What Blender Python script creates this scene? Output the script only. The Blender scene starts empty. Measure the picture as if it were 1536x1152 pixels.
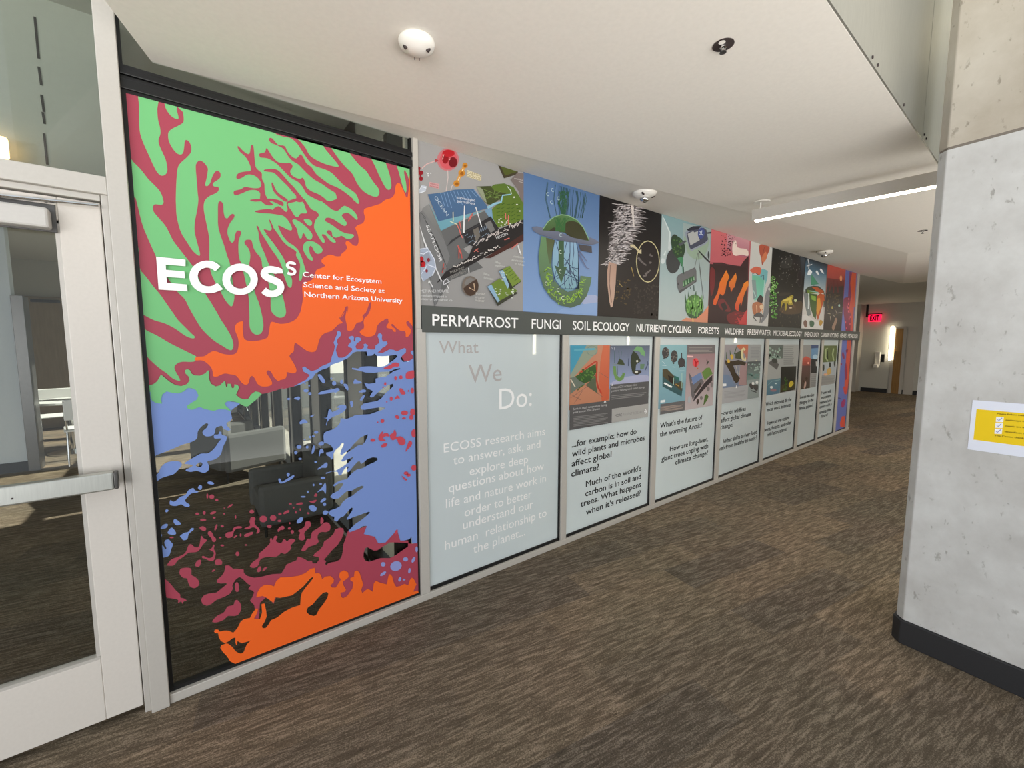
import bpy, bmesh, math, random
from mathutils import Vector, Matrix
from mathutils.geometry import tessellate_polygon
random.seed(7)
S = bpy.context.scene
# how brightly each stretch of print is lit, so ink values read off the photograph become true ink colours
MURAL_GAIN, NOTICE_GAIN = 1.10, 1.0
POSTER_GAINS = [1.14, 1.2, 1.15, 1.1, 1.05, 0.98, 0.92, 0.86, 0.82, 0.76]
BOARD_GAINS = [1.08, 1.04, 1.0, 0.94, 0.88, 0.82]
COL = S.collection

# ------------------------------------------------------------ camera
FPX, PITCH, YAW, ROLL = 640.0, 0.0953, 0.90710, -0.0014
CD, CH = 2.2639, 1.55            # distance of the lens from the glass wall, eye height

def ray(px, py):
    x, y = px - 768, py - 576
    c, s = math.cos(ROLL), math.sin(ROLL)
    x, y = c * x - s * y, s * x + c * y
    fw = FPX * math.cos(PITCH) - y * math.sin(PITCH)
    z = -FPX * math.sin(PITCH) - y * math.cos(PITCH)
    return Vector((math.sin(YAW) * x + math.cos(YAW) * fw, -math.cos(YAW) * x + math.sin(YAW) * fw, z))

EYE = Vector((0, -CD, CH))
def onY(px, py, Y=0.0):
    r = ray(px, py); return EYE + r * ((Y + CD) / r.y)
def onZ(px, py, Z=0.0):
    r = ray(px, py); return EYE + r * ((Z - CH) / r.z)
def onX(px, py, X=0.0):
    r = ray(px, py); return EYE + r * (X / r.x)

cam = bpy.data.cameras.new('camera')
cam.sensor_width = 36.0
cam.lens = FPX / 1536 * 36.0
cam.clip_start = 0.02
cam_o = bpy.data.objects.new('camera', cam); COL.objects.link(cam_o)
fwd = ray(768, 576).normalized()
rgt = (ray(769, 576) - ray(768, 576)).normalized()
up = rgt.cross(fwd)
cam_o.matrix_world = Matrix.Translation(EYE) @ Matrix((rgt, up, -fwd)).transposed().to_4x4()
S.camera = cam_o

# ------------------------------------------------------------ world, sun, daylight, exposure
S.view_settings.view_transform = 'Standard'
S.view_settings.look = 'None'
S.view_settings.exposure = 0.31
S.view_settings.gamma = 1.0
S.view_settings.use_curve_mapping = False
W = bpy.data.worlds.new('daylight'); S.world = W
W.use_nodes = True
_wn, _wl = W.node_tree.nodes, W.node_tree.links      # dim sky above; bright lower half added to light the ceiling from below
_tc = _wn.new('ShaderNodeTexCoord'); _sx = _wn.new('ShaderNodeSeparateXYZ'); _wl.new(_tc.outputs['Generated'], _sx.inputs[0])
_rp = _wn.new('ShaderNodeValToRGB')
_rp.color_ramp.elements[0].position = 0.33; _rp.color_ramp.elements[0].color = (1.0, 0.97, 0.925, 1)
_rp.color_ramp.elements[1].position = 0.40; _rp.color_ramp.elements[1].color = (0.118, 0.126, 0.132, 1)
_mr = _wn.new('ShaderNodeMapRange'); _mr.inputs['From Min'].default_value = -1; _wl.new(_sx.outputs['Z'], _mr.inputs[0])
_wl.new(_mr.outputs[0], _rp.inputs[0]); _wl.new(_rp.outputs[0], _wn['Background'].inputs[0])
_wn['Background'].inputs[1].default_value = 5.2

def light(name, kind, loc, energy, color=(1, 1, 1), size=1, size_y=None, target=None, label=''):
    l = bpy.data.lights.new(name, kind); l.energy = energy; l.color = color
    if kind == 'AREA':
        l.size = size
        if size_y: l.shape = 'RECTANGLE'; l.size_y = size_y
    o = bpy.data.objects.new(name, l); COL.objects.link(o); o.location = loc
    if target is not None:
        o.rotation_euler = (Vector(target) - Vector(loc)).to_track_quat('-Z', 'Y').to_euler()
    return o
sun = light('sun', 'SUN', (8, 6, 9), 11.0, (1, 0.95, 0.86))
sun.rotation_euler = Vector((-0.8, -0.04, -0.46)).to_track_quat('-Z', 'Y').to_euler()
sun.data.angle = 0.01
light('window_daylight', 'AREA', (-5.6, -7.0, 1.2), 340, (0.97, 0.98, 1.0), 6, 3, (1.2, 0.0, 1.0))

# ------------------------------------------------------------ materials
def lin(c):
    return tuple((v / 255 / 12.92) if v / 255 <= 0.04045 else ((v / 255 + 0.055) / 1.055) ** 2.4 for v in c)
MATS = {}
def mat(name, rgb=(200, 200, 200), rough=0.5, metal=0.0, spec=0.5, emit=0.0, coat=0.0, trans=0.0):
    if name in MATS: return MATS[name]
    m = bpy.data.materials.new(name); m.use_nodes = True
    b = m.node_tree.nodes['Principled BSDF']
    c = (*lin(rgb), 1)
    b.inputs['Base Color'].default_value = c
    b.inputs['Roughness'].default_value = rough
    b.inputs['Metallic'].default_value = metal
    b.inputs['Specular IOR Level'].default_value = spec
    if coat:
        b.inputs['Coat Weight'].default_value = coat; b.inputs['Coat Roughness'].default_value = 0.03
    if emit:
        b.inputs['Emission Color'].default_value = c; b.inputs['Emission Strength'].default_value = emit
    MATS[name] = m
    return m
def nodes(m): return m.node_tree.nodes, m.node_tree.links, m.node_tree.nodes['Principled BSDF']
def add_noise(m, scale, amount, stretch=(1, 1, 1), detail=4, bump=0.0):
    """fine value mottling of the base colour, with an optional bump"""
    n, l, b = nodes(m)
    tc = n.new('ShaderNodeTexCoord'); mp = n.new('ShaderNodeMapping'); mp.inputs['Scale'].default_value = stretch
    l.new(tc.outputs['Object'], mp.inputs[0])
    t = n.new('ShaderNodeTexNoise'); t.inputs['Scale'].default_value = scale; t.inputs['Detail'].default_value = detail
    l.new(mp.outputs[0], t.inputs['Vector'])
    base = tuple(b.inputs['Base Color'].default_value)
    r = n.new('ShaderNodeMapRange'); r.inputs['From Min'].default_value = 0.3; r.inputs['From Max'].default_value = 0.7
    r.inputs['To Min'].default_value = 1 - amount; r.inputs['To Max'].default_value = 1 + amount
    l.new(t.outputs[0], r.inputs[0])
    mx = n.new('ShaderNodeVectorMath'); mx.operation = 'SCALE'; mx.inputs[0].default_value = base[:3]
    l.new(r.outputs[0], mx.inputs['Scale']); l.new(mx.outputs[0], b.inputs['Base Color'])
    if bump:
        bp = n.new('ShaderNodeBump'); bp.inputs['Strength'].default_value = bump; bp.inputs['Distance'].default_value = 0.01
        l.new(t.outputs[0], bp.inputs['Height']); l.new(bp.outputs[0], b.inputs['Normal'])
    return m

white_paint = add_noise(mat('white_ceiling_paint', (232, 227, 218), 0.8, spec=0.2), 60, 0.02)
wall_paint = add_noise(mat('grey_wall_paint', (196, 194, 186), 0.75, spec=0.2), 40, 0.02)
room_paint = add_noise(mat('pale_blue_wall_paint', (205, 212, 216), 0.75, spec=0.2), 40, 0.02)
frame_paint = add_noise(mat('silver_frame_paint', (195, 190, 182), 0.42, metal=0.15, spec=0.4), 90, 0.02)
door_paint = add_noise(mat('pale_grey_door_paint', (212, 205, 196), 0.4, spec=0.4), 90, 0.02)
black_trim = mat('black_gasket', (14, 14, 15), 0.45)
dark_metal = add_noise(mat('dark_gunmetal', (96, 94, 92), 0.35, metal=0.8), 30, 0.08)
brushed = add_noise(mat('brushed_aluminium', (196, 197, 190), 0.33, metal=0.75), 25, 0.06, (8, 8, 0.4))
closer_paint = add_noise(mat('silver_closer_paint', (196, 192, 186), 0.5, metal=0.2, spec=0.4), 90, 0.02)
chrome = mat('chrome', (225, 225, 225), 0.12, metal=1.0)
plastic = mat('white_plastic', (238, 234, 226), 0.35)
slot_dark = mat('dark_slot', (60, 50, 48), 0.6)
rubber = add_noise(mat('black_rubber_base', (38, 38, 40), 0.6), 200, 0.12)
band_mat = add_noise(mat('charcoal_sign_board', (82, 85, 81), 0.5, spec=0.35), 120, 0.02)
letter_white = mat('white_lettering', (252, 251, 249), 0.5)
letter_black = mat('black_lettering', (22, 24, 26), 0.5)
letter_grey = mat('grey_lettering', (182, 176, 174), 0.5)
wood = add_noise(mat('oak_door_veneer', (150, 112, 62), 0.45), 6, 0.15, (6, 6, 0.6))
room_wood = add_noise(mat('tan_door_veneer', (160, 142, 118), 0.5), 6, 0.08, (6, 6, 0.6))
sofa_cloth = add_noise(mat('charcoal_upholstery', (98, 98, 96), 0.9, spec=0.1), 160, 0.12)
table_white = mat('white_laminate', (235, 235, 232), 0.35)
asphalt = add_noise(mat('grey_asphalt', (92, 94, 92), 0.95), 5, 0.1)
ground = add_noise(mat('pale_concrete_ground', (215, 210, 200), 0.9), 3, 0.08)
stone_grey = add_noise(mat('grey_outdoor_wall', (120, 122, 118), 0.9), 4, 0.1)
lamp_glow = mat('lamp_diffuser', (255, 246, 224), 0.5, emit=9.0)
tube_glow = mat('sconce_tube', (255, 244, 214), 0.5, emit=18.0)
exit_red = mat('exit_red', (255, 22, 70), 0.4, emit=1.6)
exit_letters = mat('exit_letters', (110, 0, 16), 0.4)
warm_glow = mat('stand_in_lamp_glow', (255, 214, 150), 0.5, emit=5.0)

def glass(name, tint, fac):
    m = bpy.data.materials.new(name); m.use_nodes = True
    n, l = m.node_tree.nodes, m.node_tree.links
    n.remove(n['Principled BSDF'])
    t = n.new('ShaderNodeBsdfTransparent'); t.inputs[0].default_value = (*tint, 1)
    g = n.new('ShaderNodeBsdfGlossy'); g.inputs['Roughness'].default_value = 0.01
    geo = n.new('ShaderNodeNewGeometry'); dot = n.new('ShaderNodeVectorMath'); dot.operation = 'DOT_PRODUCT'
    l.new(geo.outputs['Normal'], dot.inputs[0]); l.new(geo.outputs['Incoming'], dot.inputs[1])
    ab = n.new('ShaderNodeMath'); ab.operation = 'ABSOLUTE'; l.new(dot.outputs['Value'], ab.inputs[0])
    inv = n.new('ShaderNodeMath'); inv.operation = 'SUBTRACT'; inv.inputs[0].default_value = 1.0; l.new(ab.outputs[0], inv.inputs[1])
    pw = n.new('ShaderNodeMath'); pw.operation = 'POWER'; pw.inputs[1].default_value = 5.0; l.new(inv.outputs[0], pw.inputs[0])
    f = n.new('ShaderNodeMath'); f.operation = 'MULTIPLY_ADD'; f.inputs[1].default_value = 1 - fac; f.inputs[2].default_value = fac; l.new(pw.outputs[0], f.inputs[0])
    mx = n.new('ShaderNodeMixShader')
    l.new(f.outputs[0], mx.inputs[0]); l.new(t.outputs[0], mx.inputs[1]); l.new(g.outputs[0], mx.inputs[2])
    l.new(mx.outputs[0], n['Material Output'].inputs[0])
    return m
clear_glass = glass('clear_glass', (0.93, 0.95, 0.94), 0.035)
tint_glass = glass('tinted_glass', (0.80, 0.83, 0.81), 0.05)

def frosted():
    m = bpy.data.materials.new('frosted_film'); m.use_nodes = True
    n, l, b = nodes(m)
    b.inputs['Base Color'].default_value = (*lin((220, 227, 228)), 1)
    b.inputs['Roughness'].default_value = 0.45
    b.inputs['Coat Weight'].default_value = 1.0; b.inputs['Coat Roughness'].default_value = 0.02
    tr = n.new('ShaderNodeBsdfTranslucent'); tr.inputs[0].default_value = (0.78, 0.86, 0.88, 1)
    mx = n.new('ShaderNodeMixShader'); mx.inputs[0].default_value = 0.3
    l.new(b.outputs[0], mx.inputs[1]); l.new(tr.outputs[0], mx.inputs[2])
    l.new(mx.outputs[0], n['Material Output'].inputs[0])
    return m
film = frosted()

def carpet():
    m = bpy.data.materials.new('plank_carpet'); m.use_nodes = True
    n, l, b = nodes(m)
    b.inputs['Roughness'].default_value = 0.95; b.inputs['Specular IOR Level'].default_value = 0.1
    tc = n.new('ShaderNodeTexCoord'); mp = n.new('ShaderNodeMapping')
    mp.inputs['Rotation'].default_value = (0, 0, math.radians(10))
    l.new(tc.outputs['Object'], mp.inputs[0])
    br = n.new('ShaderNodeTexBrick'); br.offset = 0.37; br.inputs['Scale'].default_value = 1.0
    br.inputs['Brick Width'].default_value = 1.0; br.inputs['Row Height'].default_value = 0.25
    br.inputs['Mortar Size'].default_value = 0.0; br.inputs['Bias'].default_value = 0.0
    br.inputs['Color1'].default_value = (0.70, 0.72, 0.76, 1); br.inputs['Color2'].default_value = (1.22, 1.16, 1.08, 1)
    l.new(mp.outputs[0], br.inputs['Vector'])
    st = n.new('ShaderNodeMapping'); st.inputs['Scale'].default_value = (3.0, 25, 1)
    l.new(mp.outputs[0], st.inputs[0])
    n1 = n.new('ShaderNodeTexNoise'); n1.inputs['Scale'].default_value = 2.2; n1.inputs['Detail'].default_value = 8; n1.inputs['Roughness'].default_value = 0.78; n1.inputs['Distortion'].default_value = 0.5
    l.new(st.outputs[0], n1.inputs['Vector'])
    n2 = n.new('ShaderNodeTexNoise'); n2.inputs['Scale'].default_value = 150; n2.inputs['Detail'].default_value = 5; n2.inputs['Roughness'].default_value = 0.75
    l.new(mp.outputs[0], n2.inputs['Vector'])
    n3 = n.new('ShaderNodeTexNoise'); n3.inputs['Scale'].default_value = 0.9; n3.inputs['Detail'].default_value = 2
    l.new(mp.outputs[0], n3.inputs['Vector'])
    mx = n.new('ShaderNodeMath'); mx.operation = 'MULTIPLY_ADD'; mx.inputs[1].default_value = 0.75
    l.new(n2.outputs[0], mx.inputs[0]); l.new(n1.outputs[0], mx.inputs[2])
    rp = n.new('ShaderNodeValToRGB')
    e = rp.color_ramp.elements
    e[0].position = 0.62; e[0].color = (*lin((66, 59, 50)), 1)
    e[1].position = 1.14; e[1].color = (*lin((154, 141, 124)), 1)
    k = rp.color_ramp.elements.new(0.87); k.color = (*lin((105, 95, 81)), 1)
    l.new(mx.outputs[0], rp.inputs[0])
    mm = n.new('ShaderNodeMix'); mm.data_type = 'RGBA'; mm.blend_type = 'MULTIPLY'; mm.inputs[0].default_value = 0.85
    l.new(rp.outputs[0], mm.inputs[6]); l.new(br.outputs[0], mm.inputs[7])
    r3 = n.new('ShaderNodeValToRGB')
    r3.color_ramp.elements[0].position = 0.35; r3.color_ramp.elements[0].color = (0.97, 0.99, 0.97, 1)
    r3.color_ramp.elements[1].position = 0.65; r3.color_ramp.elements[1].color = (1.05, 1.0, 0.99, 1)
    l.new(n3.outputs[0], r3.inputs[0])
    m2 = n.new('ShaderNodeMix'); m2.data_type = 'RGBA'; m2.blend_type = 'MULTIPLY'; m2.inputs[0].default_value = 1.0
    l.new(mm.outputs[2], m2.inputs[6]); l.new(r3.outputs[0], m2.inputs[7])
    l.new(m2.outputs[2], b.inputs['Base Color'])
    bp = n.new('ShaderNodeBump'); bp.inputs['Strength'].default_value = 0.5; bp.inputs['Distance'].default_value = 0.006
    l.new(n2.outputs[0], bp.inputs['Height']); l.new(bp.outputs[0], b.inputs['Normal'])
    return m
carpet_mat = carpet()

def concrete(name, ca, cb):
    m = bpy.data.materials.new(name); m.use_nodes = True
    n, l, b = nodes(m)
    b.inputs['Roughness'].default_value = 0.7; b.inputs['Specular IOR Level'].default_value = 0.25
    tc = n.new('ShaderNodeTexCoord')
    n1 = n.new('ShaderNodeTexNoise'); n1.inputs['Scale'].default_value = 4; n1.inputs['Detail'].default_value = 6; n1.inputs['Roughness'].default_value = 0.65
    l.new(tc.outputs['Object'], n1.inputs['Vector'])
    r1 = n.new('ShaderNodeValToRGB')
    r1.color_ramp.elements[0].position = 0.3; r1.color_ramp.elements[0].color = (*lin(ca), 1)
    r1.color_ramp.elements[1].position = 0.7; r1.color_ramp.elements[1].color = (*lin(cb), 1)
    l.new(n1.outputs[0], r1.inputs[0])
    mp = n.new('ShaderNodeMapping'); mp.inputs['Scale'].default_value = (1, 1, 0.6); mp.inputs['Rotation'].default_value = (0.5, 0, 0)
    l.new(tc.outputs['Object'], mp.inputs[0])
    n2 = n.new('ShaderNodeTexNoise'); n2.inputs['Scale'].default_value = 30; n2.inputs['Detail'].default_value = 3; n2.inputs['Roughness'].default_value = 0.6
    l.new(mp.outputs[0], n2.inputs['Vector'])
    r2 = n.new('ShaderNodeValToRGB')
    r2.color_ramp.elements[0].position = 0.635; r2.color_ramp.elements[0].color = (1, 1, 1, 1)
    r2.color_ramp.elements[1].position = 0.72; r2.color_ramp.elements[1].color = (0.66, 0.65, 0.63, 1)
    l.new(n2.outputs[0], r2.inputs[0])
    mm = n.new('ShaderNodeMix'); mm.data_type = 'RGBA'; mm.blend_type = 'MULTIPLY'; mm.inputs[0].default_value = 1.0
    l.new(r1.outputs[0], mm.inputs[6]); l.new(r2.outputs[0], mm.inputs[7])
    l.new(mm.outputs[2], b.inputs['Base Color'])
    bp = n.new('ShaderNodeBump'); bp.inputs['Strength'].default_value = 0.25; bp.inputs['Distance'].default_value = 0.01
    l.new(r2.outputs[0], bp.inputs['Height']); l.new(bp.outputs[0], b.inputs['Normal'])
    return m
concrete_mat = concrete('cast_concrete', (188, 186, 182), (213, 213, 210))
concrete_upper = concrete('shaded_cast_concrete', (170, 160, 144), (190, 182, 168))  # same concrete, darker and warmer: dimmer light up high put into the colour

art_mat = bpy.data.materials.new('printed_vinyl'); art_mat.use_nodes = True
_n, _l, _b = nodes(art_mat)
_a = _n.new('ShaderNodeAttribute'); _a.attribute_name = 'ink'
_l.new(_a.outputs['Color'], _b.inputs['Base Color'])
_b.inputs['Roughness'].default_value = 0.42; _b.inputs['Specular IOR Level'].default_value = 0.3

# ------------------------------------------------------------ builders
def world_loc(o):
    v = Vector((0, 0, 0))
    while o is not None: v += o.location; o = o.parent
    return v
class MB:
    def __init__(s): s.v, s.f = [], []
    def box(s, x0, x1, y0, y1, z0, z1, M=None):
        b = len(s.v)
        p = [Vector((x, y, z)) for z in (z0, z1) for y in (y0, y1) for x in (x0, x1)]
        s.v += [M @ q for q in p] if M else p
        s.f += [[b + i for i in q] for q in ((0, 2, 3, 1), (4, 5, 7, 6), (0, 1, 5, 4), (2, 6, 7, 3), (0, 4, 6, 2), (1, 3, 7, 5))]
        return s
    def prism(s, pts, z0, z1):
        """polygon in plan, extruded upwards"""
        b, n = len(s.v), len(pts)
        s.v += [Vector((x, y, z0)) for x, y in pts] + [Vector((x, y, z1)) for x, y in pts]
        s.f += [list(range(b + n - 1, b - 1, -1)), list(range(b + n, b + 2 * n))]
        s.f += [[b + i, b + (i + 1) % n, b + n + (i + 1) % n, b + n + i] for i in range(n)]
        return s
    def poly(s, pts):
        b = len(s.v); s.v += [Vector(p) for p in pts]; s.f.append(list(range(b, b + len(pts)))); return s
    def tube(s, path, r, seg=10):
        path = [Vector(p) for p in path]; rings = []
        for i, p in enumerate(path):
            d = (path[min(i + 1, len(path) - 1)] - path[max(i - 1, 0)]).normalized()
            a = d.orthogonal().normalized() if i == 0 else (a - d * a.dot(d)).normalized()
            c = d.cross(a); b = len(s.v)
            s.v += [p + (a * math.cos(t) + c * math.sin(t)) * r for t in (2 * math.pi * k / seg for k in range(seg))]
            rings.append(b)
        for u, w in zip(rings, rings[1:]):
            s.f += [[u + k, u + (k + 1) % seg, w + (k + 1) % seg, w + k] for k in range(seg)]
        s.f += [[rings[0] + k for k in range(seg - 1, -1, -1)], [rings[-1] + k for k in range(seg)]]
        return s
    def lathe(s, prof, M, seg=32):
        """prof: (radius, height) pairs about the local z axis"""
        rings = []
        for r, h in prof:
            b = len(s.v); rings.append(b)
            s.v += [M @ Vector((r * math.cos(2 * math.pi * k / seg), r * math.sin(2 * math.pi * k / seg), h)) for k in range(seg)]
        for u, w in zip(rings, rings[1:]):
            s.f += [[u + k, u + (k + 1) % seg, w + (k + 1) % seg, w + k] for k in range(seg)]
        s.f += [[rings[0] + k for k in range(seg - 1, -1, -1)], [rings[-1] + k for k in range(seg)]]
        return s
    def build(s, name, m, parent=None, bevel=0.0, smooth=False, loc=None):
        me = bpy.data.meshes.new(name)
        o = bpy.data.objects.new(name, me); COL.objects.link(o)
        vs = s.v
        if loc is not None:
            o.location = loc; vs = [v - Vector(loc) for v in vs]
        elif parent is not None:
            vs = [v - world_loc(parent) for v in vs]
        me.from_pydata([tuple(v) for v in vs], [], s.f); me.update()
        bm = bmesh.new(); bm.from_mesh(me); bmesh.ops.recalc_face_normals(bm, faces=bm.faces); bm.to_mesh(me); bm.free()
        me.materials.append(m)
        if parent is not None: o.parent = parent
        if smooth:
            for p in me.polygons: p.use_smooth = True
        if bevel:
            b = o.modifiers.new('bevel', 'BEVEL'); b.width = bevel; b.segments = 2; b.limit_method = 'ANGLE'
        return o
def tag(o, label, cat, group=None, kind=None):
    o['label'] = label; o['category'] = cat
    if group: o['group'] = group
    if kind: o['kind'] = kind
    return o
def thing(name, label, cat, loc=(0, 0, 0), group=None, kind=None):
    o = bpy.data.objects.new(name, None); COL.objects.link(o); o.location = loc; o.empty_display_size = 0.1
    return tag(o, label, cat, group, kind)
def copy_tree(o, parent=None):
    c = o.copy(); COL.objects.link(c)
    if parent is not None: c.parent = parent
    for ch in [x for x in COL.objects if x.parent == o]: copy_tree(ch, c)
    return c
def frame_matrix(origin, xdir, zdir):
    z = Vector(zdir).normalized(); x = Vector(xdir); x = (x - z * x.dot(z)).normalized()
    return Matrix.Translation(Vector(origin)) @ Matrix((x, z.cross(x), z)).transposed().to_4x4()

# ------------------------------------------------------------ flat print on a plane
def spline(pts, n=3):
    """closed smooth outline through the points"""
    out, N = [], len(pts)
    for i in range(N):
        p0, p1, p2, p3 = pts[i - 1], pts[i], pts[(i + 1) % N], pts[(i + 2) % N]
        for k in range(n):
            t = k / n
            out.append(tuple(0.5 * (2 * b + (c - a) * t + (2 * a - 5 * b + 4 * c - d) * t * t + (3 * b - a - 3 * c + d) * t ** 3)
                             for a, b, c, d in zip(p0, p1, p2, p3)))
    return out
def ribbon(pts, w0, w1=None):
    """an open line turned into an outline"""
    w1 = w0 if w1 is None else w1
    L, R, N = [], [], len(pts)
    for i, (x, y) in enumerate(pts):
        a, b = pts[max(i - 1, 0)], pts[min(i + 1, N - 1)]
        dx, dy = b[0] - a[0], b[1] - a[1]; d = math.hypot(dx, dy) or 1
        w = (w0 + (w1 - w0) * i / max(N - 1, 1)) / 2
        L.append((x - dy / d * w, y + dx / d * w)); R.append((x + dy / d * w, y - dx / d * w))
    return L + R[::-1]
class Art:
    """layers of flat ink on one sheet; outlines are read off the photograph and laid onto the sheet's own plane"""
    def __init__(s, plane, clip, gain=1.0, step=0.00012):
        s.plane, s.clip, s.gain, s.step = plane, clip, gain, step
        s.v, s.f, s.c, s.k = [], [], [], 0
        s.view((0, 0, 1))
    def view(s, crop): s.ox, s.oy, s.sc = crop; return s
    def px(s, p): return (s.ox + p[0] / s.sc, s.oy + p[1] / s.sc)
    def uv(s, p):
        u, w = s.plane(*s.px(p)); a, b, c, d = s.clip
        return (min(max(u, a), b), min(max(w, c), d))
    def ink(s, c):
        g = s.gain
        return tuple(min(v / g, 0.97) for v in lin(c)) + (1,)
    def fill(s, loops, color, color2=None):
        """loops: outline and holes in sheet metres; color2: second ink for the lower edge of a printed blend"""
        base, h = len(s.v), s.k * s.step
        flat = [p for lp in loops for p in lp]
        tris = tessellate_polygon([[Vector((x, z, 0)) for x, z in lp] for lp in loops])
        s.v += [(x, h, z) for x, z in flat]
        zs = [z for x, z in flat]; z0, z1 = min(zs), max(zs)
        c1 = s.ink(color); c2 = s.ink(color2) if color2 else c1
        cols = [tuple(a + (b - a) * ((z1 - z) / max(z1 - z0, 1e-6)) for a, b in zip(c1, c2)) for x, z in flat]
        for t in tris:
            s.f.append([base + i for i in t]); s.c.append([cols[i] for i in t])
    def layer(s): s.k += 1; return s
    def poly(s, color, pts, *holes, smooth=False, color2=None):
        s.layer()
        lp = [spline(p) if smooth else p for p in (pts, *holes)]
        s.fill([[s.uv(q) for q in l] for l in lp], color, color2); return s
    def blob(s, color, *shapes):
        s.layer()
        for p in shapes: s.fill([[s.uv(q) for q in spline(p)]], color)
        return s
    def dots(s, color, *e):
        s.layer()
        for cx, cy, rx, *r in e:
            ry = r[0] if r else rx; a = math.radians(r[1]) if len(r) > 1 else 0
            n = 8 if max(rx, ry) / s.sc < 2.5 else 20
            pts = []
            for k in range(n):
                t = 2 * math.pi * k / n; x, y = rx * math.cos(t), ry * math.sin(t)
                pts.append((cx + x * math.cos(a) - y * math.sin(a), cy + x * math.sin(a) + y * math.cos(a)))
            s.fill([[s.uv(q) for q in pts]], color)
        return s
    def line(s, color, w, *paths):
        s.layer()
        for p in paths:
            ww = w if isinstance(w, tuple) else (w, w)
            s.fill([[s.uv(q) for q in ribbon(p, *ww)]], color)
        return s
    def rect(s, color, x0, y0, x1, y1, color2=None):
        return s.poly(color, [(x0, y0), (x1, y0), (x1, y1), (x0, y1)], color2=color2)
    def sheet(s, color, color2=None):
        a, b, c, d = s.clip; s.layer()
        s.fill([[(a, c), (b, c), (b, d), (a, d)]], color, color2); return s
    def text(s, body, p0, p1, cap, color, bold=0.0):
        """a line of print from baseline start p0 to baseline end p1, cap height in crop pixels"""
        s.layer()
        a, b = Vector(s.uv(p0)), Vector(s.uv(p1))
        h = abs(s.uv((p0[0], p0[1] - cap))[1] - a.y) if cap else 0.02
        vs, fs = glyphs(body, bold)
        d = b - a; u = d.normalized(); w = Vector((-u.y, u.x))
        base, y = len(s.v), s.k * s.step
        for x, z, n in vs:
            q = a + d * x + w * (z * h); s.v.append((q.x, y + n * 0.00003, q.y))
        c = s.ink(color)
        for t in fs: s.f.append([base + i for i in t]); s.c.append([c] * len(t))
        return s
    def build(s, name, mapfn, parent=None, material=None):
        me = bpy.data.meshes.new(name)
        me.from_pydata([mapfn(*v) for v in s.v], [], s.f); me.update()
        at = me.color_attributes.new('ink', 'FLOAT_COLOR', 'CORNER')
        flat = [v for f in s.c for c in f for v in c]
        at.data.foreach_set('color', flat)
        me.materials.append(material or art_mat)
        o = bpy.data.objects.new(name, me); COL.objects.link(o)
        if parent is not None: o.parent = parent
        return o
_G = {}
def glyphs(body, bold=0.0):
    """triangles of a line of text, x scaled to 0..1, z in cap heights"""
    key = (body, bold)
    if key in _G: return _G[key]
    def mesh_of(t):
        cu = bpy.data.curves.new('t', 'FONT'); cu.body = t; cu.size = 1; cu.fill_mode = 'FRONT'; cu.resolution_u = 3
        o = bpy.data.objects.new('t', cu); COL.objects.link(o)
        dg = bpy.context.evaluated_depsgraph_get()
        me = bpy.data.meshes.new_from_object(o.evaluated_get(dg))
        r = [tuple(v.co[:2]) for v in me.vertices], [list(p.vertices) for p in me.polygons]
        bpy.data.objects.remove(o); bpy.data.curves.remove(cu); bpy.data.meshes.remove(me)
        return r
    if 'cap' not in _G: _G['cap'] = max(y for x, y in mesh_of('H')[0])
    vs, fs = mesh_of(body)
    x0, x1 = min(x for x, y in vs), max(x for x, y in vs)
    _G[(body, bold, 'w')] = (x1 - x0) / _G['cap']
    if bold:                        # heavier strokes: the line laid over itself with small shifts
        n = len(vs); k = [(-bold, 0), (bold, 0), (0, bold), (0, -bold)]
        vs = [(x + dx, y + dy, q) for q, (dx, dy) in enumerate(k) for x, y in vs]
        fs = [[i + n * q for i in t] for q in range(4) for t in fs]
    else: vs = [(x, y, 0) for x, y in vs]
    _G[key] = ([((x - x0) / (x1 - x0), y / _G['cap'], q) for x, y, q in vs], fs)
    return _G[key]
def wall_uv(px, py):
    p = onY(px, py, 0.0); return (p.x, p.z)
def wall_map(y0):
    return lambda x, h, z: (x, y0 - h, z)
def lettering(name, lines, material, parent, y=-0.004, thick=0.0008, z_lock=None):
    """lines: (text, (x0,y0), (x1,y1), cap px, bold); real letters lying on the wall plane"""
    out = []
    for body, p0, p1, cap, bold in lines:
        a, b = onY(*p0), onY(*p1)
        h = onY(p0[0], p0[1] - cap).z - a.z
        z = (a.z + b.z) / 2
        for vs, fs in words_of(body, bold):
            me = bpy.data.meshes.new(name); me.from_pydata([(a.x + (b.x - a.x) * x, y - thick - n * 0.0001, z + h * q) for x, q, n in vs], [], fs); me.update(); me.materials.append(material)
            o = bpy.data.objects.new(name, me); COL.objects.link(o); o.parent = parent; o.location = -world_loc(parent); out.append(o)
    return out
def words_of(body, bold):
    """the triangles of a line of text, word by word"""
    vs, fs = glyphs(body, bold)
    gap = 0.26 / _G[(body, bold, 'w')]
    iv = sorted((min(vs[i][0] for i in t), max(vs[i][0] for i in t), t) for t in fs)
    groups, end = [], -9
    for lo, hi, t in iv:
        if lo - end > gap: groups.append([])
        groups[-1].append(t); end = max(end, hi)
    res = []
    for g in groups:
        ids = sorted({i for t in g for i in t}); k = {i: n for n, i in enumerate(ids)}
        res.append(([vs[i] for i in ids], [[k[i] for i in t] for t in g]))
    return res
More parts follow.
